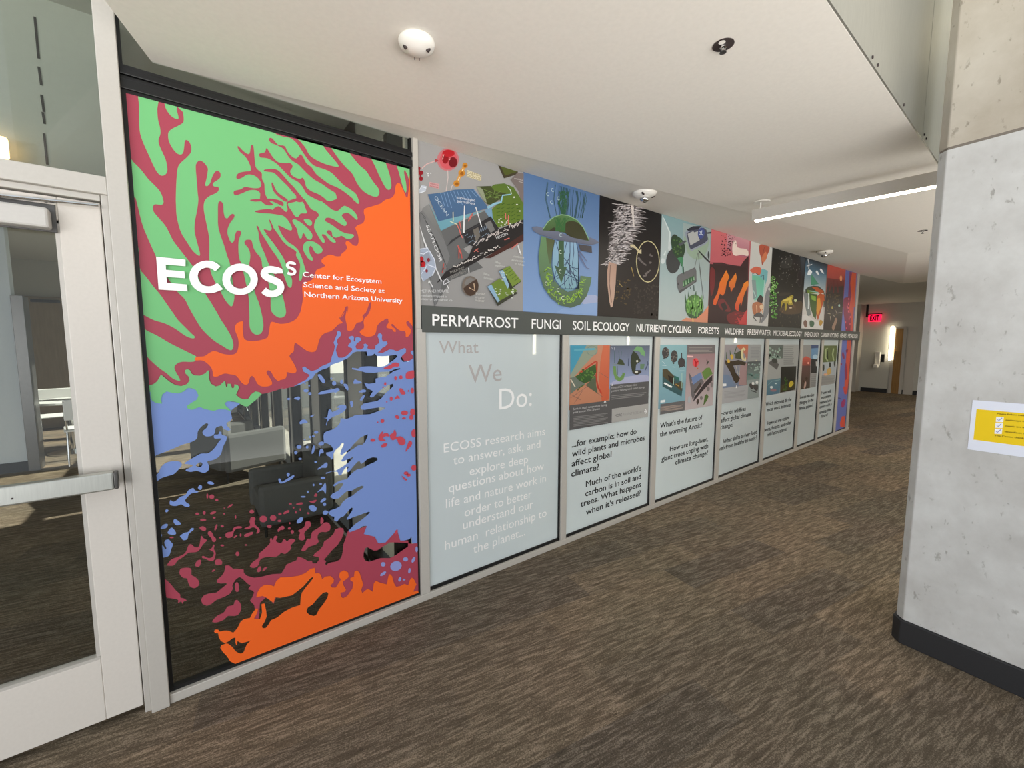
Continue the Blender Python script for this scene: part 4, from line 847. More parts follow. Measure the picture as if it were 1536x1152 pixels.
# block: ocean top, seafloor side, sediment face
a.poly((104, 104, 104), [(160, 770), (270, 680), (385, 940), (800, 750), (935, 920), (600, 1110), (790, 1290), (480, 1410), (325, 1700)])
a.view(P1a).poly((122, 122, 122), [(160, 770), (262, 690), (385, 940), (470, 1180), (330, 1690)])
a.poly((140, 140, 138), [(200, 730), (268, 682), (385, 935), (410, 1020)], color2=(112, 112, 110))
a.line((84, 84, 84), 5, *[[(190 + 22 * k, 760 + 40 * k), (240 + 30 * k, 820 + 70 * k)] for k in range(8)])
a.poly((78, 110, 146), [(258, 590), (400, 572), (520, 545), (700, 538), (820, 690), (840, 720), (600, 790), (362, 850)], color2=(74, 104, 142), smooth=False)
a.line((126, 158, 196), 5, *[[(380 + 32 * k, 575 - 3 * k), (420 + 34 * k, 700 - 10 * k + 20 * (k % 3))] for k in range(11)])
a.poly((122, 174, 186), [(270, 670), (362, 848), (600, 790), (800, 745), (640, 810), (385, 940)], color2=(108, 160, 176))
a.text('OCEAN', (318, 620), (440, 800), 34, (196, 212, 222)).text('submerged', (540, 630), (712, 660), 26, (226, 230, 236)).text('permafrost', (540, 665), (712, 692), 26, (226, 230, 236))
a.poly((92, 116, 46), [(860, 520), (900, 495), (990, 485), (1080, 520), (1130, 600), (1175, 680), (1175, 840), (930, 910), (870, 850), (860, 740), (960, 660)], color2=(104, 128, 44))
a.poly((70, 78, 40), [(725, 515), (860, 510), (900, 560), (1010, 580), (940, 640), (880, 690), (830, 685), (800, 660)]).blob((150, 156, 130), [(730, 520), (780, 540), (810, 620), (820, 670), (790, 640), (745, 560)])
a.line((120, 144, 74), 5, *[[(820 + rng.uniform(-40, 120), 540 + rng.uniform(0, 100)), (840 + rng.uniform(-30, 130), 560 + rng.uniform(0, 100))] for k in range(14)])
a.line((150, 196, 214), (26, 10), [(830, 720), (900, 680), (960, 665), (975, 600), (1055, 590)]).line((220, 232, 226), 6, [(1060, 588), (1050, 550), (1020, 515)])
a.poly((122, 160, 188), [(800, 740), (870, 720), (880, 820), (935, 915), (900, 900)])
a.line((62, 92, 30), 6, *[[(900 + 16 * k, 690 + 9 * j), (935 + 16 * k, 672 + 9 * j + 12 * (k % 2))] for k in range(1, 14, 3) for j in range(0, 18, 4)])
a.dots((226, 230, 220), *[(rng.uniform(870, 1050), rng.uniform(820, 905), 8, 5) for k in range(16)], (1085, 618, 8), (1112, 688, 10, 6), (1140, 750, 7))
a.poly((40, 36, 36), [(690, 1085), (950, 920), (1175, 830), (1175, 1030), (1060, 1100), (870, 1152), (560, 1330), (340, 1440), (430, 1330), (640, 1200)])
a.poly((74, 40, 34), [(1000, 1080), (1175, 965), (1175, 1035), (860, 1200), (800, 1200)]).poly((46, 44, 46), [(590, 950), (720, 880), (860, 800), (940, 920), (830, 1010), (690, 1090), (620, 1060)])
a.poly((58, 58, 60), [(440, 1090), (480, 1030), (560, 980), (720, 890), (800, 835), (760, 880), (620, 960), (500, 1040)])
a.poly((116, 110, 102), [(690, 930), (740, 905), (760, 990), (720, 1050)]).poly((122, 120, 118), [(800, 870), (860, 840), (900, 930), (860, 960)])
a.line((130, 146, 164), 5, *[[(610 + 30 * k, 990 + 14 * (k % 3)), (640 + 26 * k, 970 + 20 * (k % 2))] for k in range(4)], *[[(750 + 20 * k, 960 - 10 * k), (770 + 18 * k, 900 - 5 * k)] for k in range(4)], [(640, 1060), (690, 1030), (720, 1060)], [(770, 1000), (830, 960), (860, 985)])
a.line((214, 204, 200), 7, *[[(x, y), (x + rng.uniform(14, 34), y - rng.uniform(4, 14))] for x, y in [(rng.uniform(0, 1), 0) for _ in range(0)]], *[[(700 + 15 * k + rng.uniform(-12, 12), 1070 - 7 * k + rng.uniform(-30, 30)), (712 + 15 * k + rng.uniform(0, 20), 1060 - 7 * k + rng.uniform(-30, 20))] for k in range(30)])
a.text('FROZEN', (918, 1025), (1025, 975), 26, (222, 222, 222))
a.line((222, 120, 110), 9, [(530, 870), (560, 930), (570, 970), (590, 1010)], [(560, 850), (575, 920)], [(645, 850), (665, 800), (690, 770)], [(660, 830), (685, 780)], [(545, 1080), (560, 1130), (575, 1160)], [(1000, 770), (1004, 830)], [(1030, 790), (1028, 880)], [(1060, 1110), (1120, 1060)], [(990, 1025), (1040, 1010)], [(700, 1140), (740, 1110)], [(715, 1120), (740, 1140)])
a.line((238, 238, 238), (8, 14), [(608, 700), (604, 830), (602, 960)]).line((238, 238, 238), 9, [(715, 712), (745, 810), (772, 900)], [(1120, 1080), (1138, 1150)]).line((220, 226, 190), 8, [(498, 760), (500, 850)], [(470, 850), (540, 880)])
a.line((226, 226, 226), 13, [(165, 880), (220, 1030), (262, 1140)])
a.text('SEAFLOOR', (238, 890), (372, 1240), 34, (232, 232, 232))
a.view(P1b)
a.line((226, 226, 226), 12, [(150, 0), (250, 230), (325, 400)]).line((226, 226, 230), 9, [(340, 435), (345, 400), (370, 375), (400, 400), (350, 430)])
a.line((196, 90, 80), 9, [(485, 60), (510, 120), (520, 180)], [(490, 180), (490, 100)], [(345, 230), (335, 290), (360, 270)], [(330, 320), (340, 270)])
a.line((222, 214, 208), 7, *[[(440 + 20 * k + rng.uniform(-15, 15), 260 - 9 * k + rng.uniform(-14, 20)), (465 + 20 * k, 250 - 9 * k + rng.uniform(-14, 16))] for k in range(22)])
a.text('MARINE', (412, 330), (545, 282), 28, (150, 146, 140)).text('SEDIMENT', (412, 378), (580, 300), 28, (150, 146, 140))
a.poly((168, 178, 196), [(105, 90), (200, 92), (250, 180), (268, 260), (240, 340), (150, 400), (112, 330)]).poly((150, 156, 170), [(130, 120), (200, 130), (230, 200), (160, 240), (112, 190)])
a.line((222, 228, 240), 9, [(105, 90), (190, 80), (205, 105), (150, 140), (110, 130)], [(205, 105), (255, 190), (268, 270), (235, 345)], [(190, 240), (268, 270)], [(112, 340), (190, 240), (160, 300)], [(112, 340), (150, 400)])
a.dots((186, 22, 30), (128, 190, 24, 30), (140, 235, 30, 32), (112, 240, 20)).dots((140, 40, 50), (198, 195, 14, 20), (180, 300, 12, 16))
a.line((236, 236, 236), 9, [(240, 458), (220, 420), (205, 400)], [(198, 418), (202, 396), (226, 398)], [(372, 430), (392, 470)], [(582, 270), (586, 318)], [(1055, 55), (1085, 145)])
a.text('METHANE HYDRATE', (60, 500), (390, 505), 26, (232, 232, 232)).text('methane trapped in', (60, 540), (375, 555), 22, (226, 226, 226)).text('water or permafrost ice', (60, 572), (425, 590), 22, (226, 226, 226))
a.dots((122, 110, 100), (598, 445, 80, 96)).poly((76, 56, 44), [(530, 470), (560, 440), (610, 400), (660, 380), (676, 430), (672, 480), (640, 520), (600, 540), (560, 520)]).poly((130, 126, 122), [(540, 420), (560, 380), (600, 362), (640, 385), (560, 440)])
a.line((220, 190, 160), 8, [(585, 460), (640, 488), (632, 420)])
for k, (t, x, y) in enumerate([('buried', 652, 525), ('organic', 645, 560), ('matter', 645, 590)]): a.text(t, (x, y), (x + 88, y + 8), 24, (216, 212, 206))
a.poly((60, 60, 46), [(760, 450), (880, 370), (940, 440), (990, 480), (1055, 510), (860, 636)]).poly((112, 136, 52), [(790, 430), (880, 372), (1050, 490), (870, 590)]).poly((146, 182, 210), [(760, 450), (800, 430), (880, 585), (860, 600)])
a.poly((46, 50, 36), [(870, 300), (975, 252), (1085, 400), (980, 480)]).poly((122, 146, 58), [(905, 285), (975, 252), (1085, 395), (1000, 450)]).poly((150, 186, 212), [(870, 300), (910, 290), (970, 440), (955, 470)])
a.dots((226, 232, 222), *[(rng.uniform(830, 1010), rng.uniform(470, 560), 9, 5) for k in range(18)], *[(rng.uniform(880, 950), rng.uniform(310, 400), 6, 5) for k in range(8)])
a.line((84, 108, 40), 6, *[[(930 + 22 * k, 300 + 24 * k), (975 + 20 * k, 272 + 24 * k)] for k in range(5)])
for t, x, y, w in [('lake', 832, 222, 52), ('expansion', 832, 255, 95), ('lake', 725, 335, 55), ('formation', 725, 375, 92), ('methane', 1012, 170, 110), ('emission', 992, 205, 125), ('in lakes', 1022, 240, 90)]:
    a.text(t, (x, y), (x + w, y + 14), 22, (214, 214, 210))
hang(a, 0)

# fungi: letter C
a = sheet(1); rng = random.Random(2)
a.sheet((92, 124, 168), (142, 174, 222)); a.view(P2b)
a.poly((178, 188, 222), [(600, 560), (700, 530), (820, 545), (820, 640), (700, 630)], smooth=True).poly((150, 180, 226), [(500, 640), (820, 600), (820, 740), (400, 700)])
a.view(P2a)
for k in range(26):
    x = rng.uniform(305, 700); a.line((66, 98, 112) if k % 2 else (58, 92, 86), 5, [(x, 210 + 0.3 * (x - 300)), (x + rng.uniform(-18, 18), 380), (490 + (x - 490) * 0.85, 560)])
for k in range(16): a.line((60, 104, 74), 6, [(465 + rng.uniform(-25, 30), 540), (455 + rng.uniform(-50, 60), 420), (470 + rng.uniform(-50, 70), 300)])
a.poly((96, 136, 84), [(268, 680), (320, 600), (380, 552), (450, 530), (520, 540), (600, 580), (660, 650), (715, 780), (600, 760), (480, 700)], smooth=False, color2=(74, 96, 56))
a.poly((66, 66, 40), [(480, 690), (500, 600), (600, 600), (680, 690), (705, 770), (560, 748)], smooth=True).poly((60, 60, 40), [(330, 690), (380, 650), (410, 690), (370, 705)], smooth=True)
a.line((150, 190, 150), 8, [(268, 675), (320, 598), (380, 550), (450, 528), (520, 538), (600, 578), (660, 648), (716, 770)])
for k in range(18): a.line((66, 116, 66), 7, [(440 + rng.uniform(-50, 50), 690), (445 + rng.uniform(-70, 80), 560)])
a.poly((122, 128, 148), [(165, 650), (215, 640), (268, 655), (270, 680), (420, 690), (560, 750), (715, 782), (720, 745), (780, 770), (820, 800), (740, 820), (560, 800), (380, 765), (240, 720), (180, 685)], color2=(104, 108, 126))
a.poly((78, 74, 78), [(612, 812), (738, 830), (742, 895), (632, 872)])
a.view(P2b)
a.poly((112, 150, 104), [(255, -35), (385, 5), (360, 120), (350, 240), (375, 380), (440, 460), (510, 500), (580, 480), (620, 420), (632, 345), (738, 360), (725, 440), (690, 540), (630, 620), (540, 652), (440, 630), (350, 560), (280, 460), (240, 330), (228, 160)], color2=(84, 106, 82))
a.poly((92, 96, 62), [(300, -20), (385, 5), (360, 120), (352, 230), (330, 230), (310, 100)], color2=(96, 116, 78))
a.poly((150, 186, 216), [(385, 20), (420, 15), (600, 30), (612, 300), (610, 420), (560, 480), (500, 490), (440, 450), (390, 380), (360, 250), (365, 120)], color2=(132, 178, 190))
paths = []
for x in (395, 500, 530, 560, 590): paths += twig(x, 20, 1.57, 420, 2, rng, 0.45)
a.line((58, 76, 112), 6, *[[(min(max(q[0], 372), 610), min(max(q[1], 15), 470)) for q in p] for p in paths])
a.line((110, 116, 150), (12, 5), [(610, 130), (650, 200), (690, 270), (720, 280)], [(620, 110), (660, 160), (695, 210)])
a.poly((62, 96, 66), [(420, 10), (472, 10), (472, 260), (500, 262), (447, 415), (380, 245), (420, 262)])
yl = []
for t in range(60):
    f = t / 60; ang = math.radians(185 - 165 * f); rx, ry = 185 + rng.uniform(-30, 30), 275 + rng.uniform(-45, 45)
    x, y = 490 + rx * math.cos(ang), 300 + ry * math.sin(ang)
    yl.append([(x, y), (x + rng.uniform(-26, 26), y + rng.uniform(-26, 26)), (x + rng.uniform(-34, 34), y + rng.uniform(-30, 30))])
a.line((166, 214, 70), 7, *yl)
for x, y in [(437, 135), (435, 322), (300, 438), (415, 500), (458, 575)]: a.text('C', (x - 12, y), (x + 12, y + 2), 36, (230, 240, 226))
a.view(P2a)
for x, y in [(362, 310), (315, 350), (418, 390), (352, 428), (440, 742)]: a.text('C', (x - 12, y), (x + 12, y + 2), 34, (206, 230, 226))
hang(a, 1)

# soil ecology: hairy root
a = sheet(2); rng = random.Random(3)
a.sheet((22, 19, 22), (44, 36, 32)); a.view(P2b)
a.dots((66, 58, 52), *[(rng.uniform(1150, 1400), rng.uniform(430, 740), rng.uniform(4, 9), rng.uniform(3, 16), rng.uniform(-40, 40)) for k in range(90)])
a.dots((92, 74, 42), *[(rng.uniform(980, 1130), rng.uniform(380, 620), rng.uniform(4, 10), rng.uniform(4, 12)) for k in range(36)])
a.view(P2a)
a.poly((62, 56, 56), [(1000, 420), (1080, 440), (1180, 480), (1200, 600), (1150, 780), (1040, 960), (950, 1000), (900, 880), (930, 660), (970, 520)], color2=(70, 64, 64), smooth=True)
def axis(t): return (1120 - 170 * t + 40 * math.sin(3 * t), 430 + 580 * t)
for c, n in (((116, 108, 108), 170), ((178, 170, 170), 230), ((222, 214, 214), 150)):
    hs = []
    for k in range(n):
        t = rng.random(); x, y = axis(t); s = rng.choice((-1, -1, 1)); ln = rng.uniform(60, 150) * (1.3 - 1.0 * t if t > 0.3 else 0.7 + t)
        x += rng.uniform(-60, 60) if c != (222, 214, 214) else rng.uniform(-90, 70); dx = s * ln; dy = rng.uniform(-0.2, 0.9) * ln * (0.9 if s < 0 else 0.3)
        hs.append([(x, y), (x + dx * 0.5, y + dy * 0.2), (x + dx, y + dy)])
    a.line(c, (8, 3), *hs)
a.line((232, 222, 216), (24, 14), [(1135, 440), (1142, 540), (1150, 640)])
a.view(P2b)
a.poly((186, 150, 132), [(910, 210), (985, 235), (975, 420), (960, 560), (945, 640), (930, 650), (915, 590), (897, 430), (895, 300)], color2=(206, 174, 154))
a.line((126, 96, 86), 7, [(925, 240), (915, 420), (935, 600)])
a.dots((206, 196, 150), (1285, 208, 114, 202)).dots((36, 28, 28), (1285, 208, 106, 193))
a.line((110, 102, 100), (22, 12), [(1190, 170), (1230, 215), (1270, 245)], [(1300, 140), (1330, 160)], [(1260, 330), (1310, 290)], [(1300, 220), (1320, 215)], [(1240, 350), (1275, 340)])
a.poly((214, 200, 160), [(1115, 45), (1150, 45), (1180, 75), (1200, 100), (1222, 90), (1222, 135), (1182, 122), (1190, 115), (1165, 85), (1115, 60)])
a.line((170, 146, 84), (10, 3), [(1125, 260), (1150, 350)], [(1010, 420), (1040, 450)])
hang(a, 2)

# nutrient cycling
a = sheet(3); rng = random.Random(4)
a.sheet((132, 164, 168), (176, 186, 186)); a.view(P4a)
a.poly((160, 176, 174), [(610, 330), (1010, 420), (980, 1160), (620, 1160)]).poly((152, 174, 152), [(660, 700), (700, 800), (800, 860), (900, 830), (970, 680), (960, 520), (640, 500)], smooth=True)
a.poly((182, 196, 196), [(310, 210), (440, 500), (430, 620), (350, 900), (290, 900)]).line((216, 226, 224), (10, 30), [(330, 260), (420, 470), (410, 700)], [(360, 730), (340, 800)]).dots((206, 214, 214), (318, 880, 30, 40), (415, 680, 18, 80))
a.dots((60, 62, 64), (470, 880, 105, 180, 4)).dots((58, 60, 52), (500, 610, 62, 115, -8))
a.blob((46, 72, 48), [(440, 590), (480, 520), (560, 540), (625, 620), (640, 720), (610, 840), (590, 960), (560, 880), (490, 800), (455, 720)]).dots((88, 122, 62), *[(rng.uniform(460, 590), rng.uniform(560, 800), 14, 7, rng.uniform(0, 180)) for k in range(22)])
a.blob((66, 132, 90), [(530, 840), (610, 830), (600, 960), (612, 1060), (595, 960), (555, 880)])
a.line((84, 150, 116), 8, [(600, 950), (614, 1160)])
a.poly((84, 88, 96), [(540, 640), (640, 580), (660, 600), (570, 668)])
a.poly((150, 158, 172), [(630, 470), (700, 430), (860, 395), (925, 400), (975, 590), (930, 640), (730, 738), (700, 700)], smooth=False).poly((74, 78, 96), [(660, 480), (740, 440), (900, 400), (945, 430), (970, 570), (920, 620), (720, 715), (690, 650)])
a.poly((182, 184, 182), [(675, 490), (755, 450), (770, 470), (825, 450), (830, 530), (850, 580), (715, 655)]).dots((66, 82, 146), (870, 480, 48, 80, 8)).line((204, 212, 226), 12, [(850, 450), (870, 490), (900, 510)], [(840, 500), (870, 490), (880, 440)])
a.poly((40, 42, 56), [(660, 430), (750, 380), (880, 370), (830, 420), (690, 450)]).poly((48, 50, 58), [(940, 470), (1015, 460), (1015, 485), (950, 490)])
a.line((58, 60, 62), (14, 34), [(828, 728), (920, 830), (1000, 900)]).line((120, 124, 120), 7, [(822, 760), (770, 1000), (775, 1160)], [(826, 760), (850, 1000), (870, 1160)]).dots((62, 66, 66), (975, 795, 13, 55))
a.view(P4b)
a.poly((104, 104, 106), [(515, 170), (540, 120), (780, 10), (800, 60), (802, 185), (760, 245), (560, 382), (530, 310)]).poly((78, 78, 80), [(760, 245), (802, 185), (800, 220), (565, 382), (545, 350)])
a.poly((54, 96, 62), [(600, 210), (765, 130), (772, 195), (610, 300)]).line((150, 186, 150), (16, 5), *[[(612 + 38 * k, 278 - 21 * k), (610 + 38 * k, 215 - 18 * k)] for k in range(5)])
a.dots((66, 66, 68), (540, 250, 12, 20)).line((50, 80, 68), (10, 10), [(612, 0), (618, 110)], [(712, 300), (715, 320)], [(762, 270), (765, 350)])
a.line((110, 112, 112), 6, [(850, 0), (870, 200), (905, 460)])
a.dots((74, 110, 62), (772, 580, 132, 178)).dots((58, 84, 60), (780, 650, 110, 98)).line((112, 166, 84), (24, 6), *[[(x, 640 + rng.uniform(-60, 80)), (x + rng.uniform(-12, 12), 520 + rng.uniform(-110, 40))] for x in range(665, 890, 12)])
a.line((64, 104, 60), (18, 3), [(650, 520), (640, 400)], [(690, 440), (688, 360)], [(790, 420), (795, 350)]).dots((150, 196, 110), *[(rng.uniform(660, 880), rng.uniform(460, 640), 9, 16) for k in range(20)])
a.poly((226, 142, 106), [(560, 790), (650, 735), (720, 745), (800, 745), (900, 660), (975, 560), (970, 812), (700, 800)], smooth=False, color2=(206, 140, 112)).line((222, 176, 110), (14, 26), [(745, 740), (750, 800)])
hang(a, 3)

# wildfire
a = sheet(4); rng = random.Random(5)
a.sheet((196, 96, 104), (60, 30, 32)); a.view(P4a)
a.poly((206, 108, 112), [(1020, 430), (1430, 520), (1536, 570), (1536, 960), (1250, 930), (1000, 890)], smooth=False, color2=(186, 92, 100))
a.view(P6a); a.poly((204, 150, 158), [(0, 130), (430, 270), (420, 600), (200, 560), (0, 420)], color2=(176, 98, 118)).blob((236, 218, 206), [(110, 300), (170, 270), (200, 400), (380, 440), (400, 560), (280, 540), (160, 560), (100, 500)]).blob((222, 208, 212), [(300, 770), (380, 680), (400, 780), (330, 820)])
a.dots((70, 24, 30), *[(rng.uniform(-110, 60) + 0.0, rng.uniform(150, 560), rng.uniform(6, 14)) for k in range(60)], *[(rng.uniform(40, 170), rng.uniform(170, 360), rng.uniform(5, 10)) for k in range(26)])
a.poly((62, 32, 36), [(-270, 690), (-100, 690), (0, 720), (120, 740), (250, 760), (330, 640), (410, 560), (400, 1160), (-300, 1160)])
a.view(P4b)
a.poly((50, 24, 26), [(995, -40), (1536, 20), (1536, 850), (970, 800)]).blob((112, 32, 36), [(1000, 40), (1070, 60), (1060, 300), (1010, 420)], [(1240, 700), (1400, 640), (1520, 700), (1500, 830), (1300, 830)], [(1110, 500), (1180, 460), (1240, 520), (1300, 640), (1200, 640), (1130, 580)])
a.dots((160, 40, 46), *[(rng.uniform(1360, 1530), rng.uniform(640, 830), rng.uniform(8, 26), rng.uniform(6, 14)) for k in range(18)])
a.poly((226, 126, 22), [(1232, 50), (1278, 150), (1240, 230), (1215, 370), (1185, 420), (1140, 390), (1100, 520), (1075, 560), (1042, 540), (1050, 480), (1105, 380), (1140, 220)], color2=(214, 84, 30))
a.poly((230, 134, 30), [(1368, 90), (1385, 160), (1350, 300), (1330, 310), (1300, 375), (1290, 300), (1268, 290), (1270, 230), (1330, 150)], color2=(206, 90, 34))
a.view(P6b)
a.poly((240, 140, 20), [(400, 10), (410, 100), (330, 260), (290, 400), (260, 520), (255, 430), (225, 480), (215, 600), (185, 590), (150, 560), (150, 470), (200, 330), (270, 190), (320, 60)], color2=(210, 60, 34))
a.poly((196, 60, 62), [(340, 620), (380, 560), (400, 560), (380, 860), (230, 850), (180, 700), (250, 780)], smooth=False)
a.view(P4b); a.poly((34, 18, 20), [(1150, 540), (1210, 510), (1252, 600), (1195, 645)])
hang(a, 4)

# freshwater
a = sheet(5); rng = random.Random(6)
a.sheet((198, 200, 196), (200, 198, 194)); a.view(P6a)
a.blob((176, 84, 62), [(628, 345), (800, 380), (800, 480), (720, 640), (672, 745), (650, 600), (620, 500)]).blob((206, 122, 84), [(740, 480), (760, 600), (690, 690), (660, 600)]).line((120, 60, 50), 8, [(715, 390), (680, 540)])
a.poly((112, 176, 182), [(560, 850), (700, 810), (780, 850), (770, 1000), (720, 1160), (480, 1160), (475, 910), (600, 940)]).poly((108, 186, 154), [(475, 940), (600, 950), (660, 1000), (740, 1160), (490, 1160)])
a.blob((206, 100, 74), [(440, 830), (540, 770), (640, 790), (650, 870), (610, 940), (560, 900), (470, 880)]).line((52, 52, 52), 12, [(480, 905), (540, 890), (610, 935)], [(640, 960), (700, 930), (700, 1040)])
a.view(P6b)
a.poly((106, 186, 156), [(470, 0), (735, 0), (715, 170), (700, 330), (520, 400), (490, 250)], color2=(122, 196, 178)).poly((130, 150, 150), [(470, 0), (545, 0), (570, 330), (500, 380)]).line((176, 210, 206), 14, [(720, 0), (690, 330)], [(545, 320), (500, 200)])
a.blob((126, 128, 132), [(780, 140), (850, 60), (860, 400), (790, 640), (720, 760), (640, 830), (700, 600), (720, 330)]).dots((198, 198, 194), (820, 175, 40, 26))
a.blob((46, 40, 38), [(570, 380), (630, 290), (685, 340), (670, 440), (600, 440)]).blob((176, 108, 72), [(480, 470), (560, 420), (680, 460), (690, 560), (640, 600), (600, 680), (540, 690), (490, 620)]).line((230, 180, 140), 16, [(560, 480), (570, 650)], [(640, 500), (680, 640)]).blob((226, 196, 160), [(620, 500), (680, 470), (690, 550), (640, 560)])
a.line((60, 56, 54), 14, [(490, 700), (560, 790)], [(600, 640), (640, 700), (625, 820)]).blob((84, 82, 84), [(500, 690), (600, 620), (700, 690), (660, 720), (560, 710)])
hang(a, 5)

# microbial ecology: frog
a = sheet(6); rng = random.Random(7)
a.sheet((16, 18, 18), (30, 24, 16)); a.view(P6a)
a.blob((46, 46, 44), [(1020, 700), (1100, 620), (1240, 580), (1240, 760), (1150, 800), (1040, 790)]).dots((40, 34, 34), (1320, 700, 70, 170)).dots((28, 22, 24), (1320, 690, 54, 150))
a.dots((52, 46, 46), (1390, 1000, 50, 160)).dots((34, 26, 28), (1390, 1000, 38, 140)).poly((54, 62, 72), [(1400, 560), (1490, 600), (1470, 1000), (1420, 900)], color2=(34, 36, 42))
a.dots((120, 116, 112), *[(rng.uniform(980, 1400), rng.uniform(540, 1150), rng.uniform(4, 9), rng.uniform(5, 16)) for k in range(50)])
a.view(P6b)
a.dots((104, 170, 74), *[(rng.gauss(885, 42), rng.uniform(-60, 740), rng.uniform(10, 20), rng.uniform(12, 26), rng.uniform(-50, 50)) for k in range(90)])
a.dots((180, 214, 150), *[(rng.gauss(880, 40), rng.uniform(-40, 640), rng.uniform(5, 10), rng.uniform(6, 16)) for k in range(30)])
a.blob((74, 54, 30), [(1000, 560), (1100, 500), (1420, 400), (1420, 620), (1200, 660), (1060, 640)]).blob((50, 42, 30), [(980, 300), (1040, 240), (1240, 250), (1100, 300)])
a.blob((168, 148, 44), [(1045, 400), (1120, 360), (1240, 290), (1270, 320), (1240, 400), (1260, 470), (1180, 480), (1150, 440), (1140, 560), (1105, 580), (1100, 450), (1060, 470), (1030, 560), (1030, 480)]).blob((218, 200, 84), [(1060, 390), (1160, 350), (1240, 330), (1200, 380), (1110, 410)], [(1180, 380), (1225, 370), (1240, 440), (1195, 450)])
a.blob((196, 206, 150), [(1290, 370), (1335, 380), (1320, 420), (1285, 410)]).dots((214, 196, 170), (1215, 535, 30, 12)).line((120, 86, 50), 12, [(1050, 620), (1080, 570)], [(1280, 530), (1270, 470)], [(1300, 480), (1300, 580)])
a.dots((70, 60, 46), *[(rng.uniform(880, 1410), rng.uniform(640, 880), rng.uniform(5, 10), rng.uniform(6, 24)) for k in range(26)])
hang(a, 6)

# phenology
a = sheet(7); rng = random.Random(8)
a.sheet((12, 14, 20), (206, 204, 198)); a.view(P8a)
a.poly((16, 18, 26), [(230, 180), (640, 330), (620, 540), (200, 480)], color2=(78, 116, 140)).poly((80, 118, 140), [(205, 480), (625, 540), (600, 900), (180, 860)], color2=(176, 188, 190))
a.poly((74, 142, 112), [(330, 560), (350, 540), (480, 720), (330, 740)]).blob((226, 230, 232), [(260, 540), (290, 440), (350, 480), (320, 540)], [(420, 480), (450, 460), (490, 550), (440, 520)], [(500, 440), (530, 425), (580, 520), (530, 490)])
a.line((196, 200, 204), 16, [(270, 240), (290, 330), (285, 430)], [(245, 375), (350, 340)])
a.poly((66, 74, 60), [(220, 820), (280, 770), (380, 750), (480, 760), (580, 850), (600, 1000), (590, 1160), (230, 1160)]).poly((178, 84, 40), [(330, 770), (440, 775), (570, 850), (590, 1050), (520, 980), (400, 820)]).poly((104, 132, 46), [(250, 830), (420, 850), (480, 930), (460, 1160), (330, 1160), (280, 1000)]).line((130, 186, 186), 14, [(350, 905), (440, 900), (520, 940)], [(300, 850), (470, 880)])
a.view(P8b)
a.poly((196, 192, 188), [(170, 0), (570, 0), (565, 700), (140, 680)]).poly((120, 128, 128), [(180, 0), (270, 0), (330, 420), (260, 440), (210, 220)]).poly((64, 92, 40), [(290, 0), (450, 20), (440, 300), (420, 500), (370, 440), (310, 260)]).poly((182, 84, 34), [(440, 60), (500, 0), (590, 30), (560, 200), (500, 400), (460, 520), (430, 420)]).poly((206, 146, 50), [(450, 100), (500, 90), (520, 260), (460, 420), (430, 340)]).poly((126, 166, 60), [(330, 40), (420, 60), (420, 150), (340, 120)])
a.line((206, 216, 216), 18, [(285, 0), (275, 300)]).poly((206, 204, 202), [(150, 420), (220, 400), (400, 520), (565, 560), (565, 700), (140, 680)])
a.blob((124, 92, 80), [(180, 560), (215, 510), (255, 560), (240, 650), (200, 640)]).blob((66, 100, 74), [(300, 540), (340, 520), (390, 560), (370, 640), (310, 640)]).blob((188, 146, 60), [(480, 540), (520, 510), (555, 560), (500, 630)])
hang(a, 7)

# carbon cycling
a = sheet(8); rng = random.Random(9)
a.sheet((176, 78, 62), (48, 44, 40)); a.view(P8a)
a.poly((178, 78, 64), [(640, 340), (990, 440), (970, 660), (640, 620)], color2=(150, 66, 60)).poly((126, 54, 52), [(640, 600), (970, 640), (960, 800), (630, 800)], color2=(66, 54, 50)).dots((230, 160, 110), (905, 610, 22, 55))
a.poly((62, 56, 54), [(630, 780), (960, 760), (950, 1160), (610, 1160)], color2=(56, 52, 46)).line((104, 44, 44), 22, [(770, 640), (760, 900)], [(830, 660), (850, 880)], [(720, 700), (680, 860)])
a.view(P8b); a.poly((56, 48, 44), [(610, 0), (950, 0), (910, 730), (570, 700)]).dots((90, 80, 52), *[(rng.uniform(640, 900), rng.uniform(20, 420), rng.uniform(8, 18), rng.uniform(8, 22)) for k in range(36)])
a.line((180, 170, 150), 9, [(650, 385), (700, 390)], [(750, 390), (755, 430), (790, 440)], [(805, 330), (820, 380), (920, 370)], [(700, 440), (710, 520)]).blob((150, 122, 104), [(800, 470), (835, 510), (800, 620), (760, 720), (730, 650), (770, 560)]).dots((160, 190, 180), (870, 235, 18, 28)).dots((166, 150, 60), (735, 275, 14, 30))
hang(a, 8)

# far strip of coral pattern
a = sheet(9); rng = random.Random(10)
a.sheet((92, 100, 160)); a.view(P8a)
a.poly((124, 52, 88), [(1070, 480), (1130, 500), (1120, 800), (1100, 1160), (940, 1160), (960, 1000), (1040, 980), (1060, 700)]).poly((190, 82, 50), [(1120, 490), (1200, 510), (1170, 1160), (1110, 1160), (1100, 900), (1085, 700)])
a.view(P8b); a.poly((128, 46, 72), [(970, 90), (1080, 60), (1160, 0), (1130, 730), (1000, 730), (960, 420), (945, 200)]).poly((190, 74, 52), [(1110, 0), (1165, 0), (1130, 720), (1085, 720), (1100, 420), (1060, 300)]).blob((104, 112, 176), [(920, 640), (950, 400), (970, 500), (975, 720), (920, 730)])
a.dots((206, 90, 110), *[(rng.uniform(980, 1100), rng.uniform(80, 700), 10, 22) for k in range(14)])
hang(a, 9)
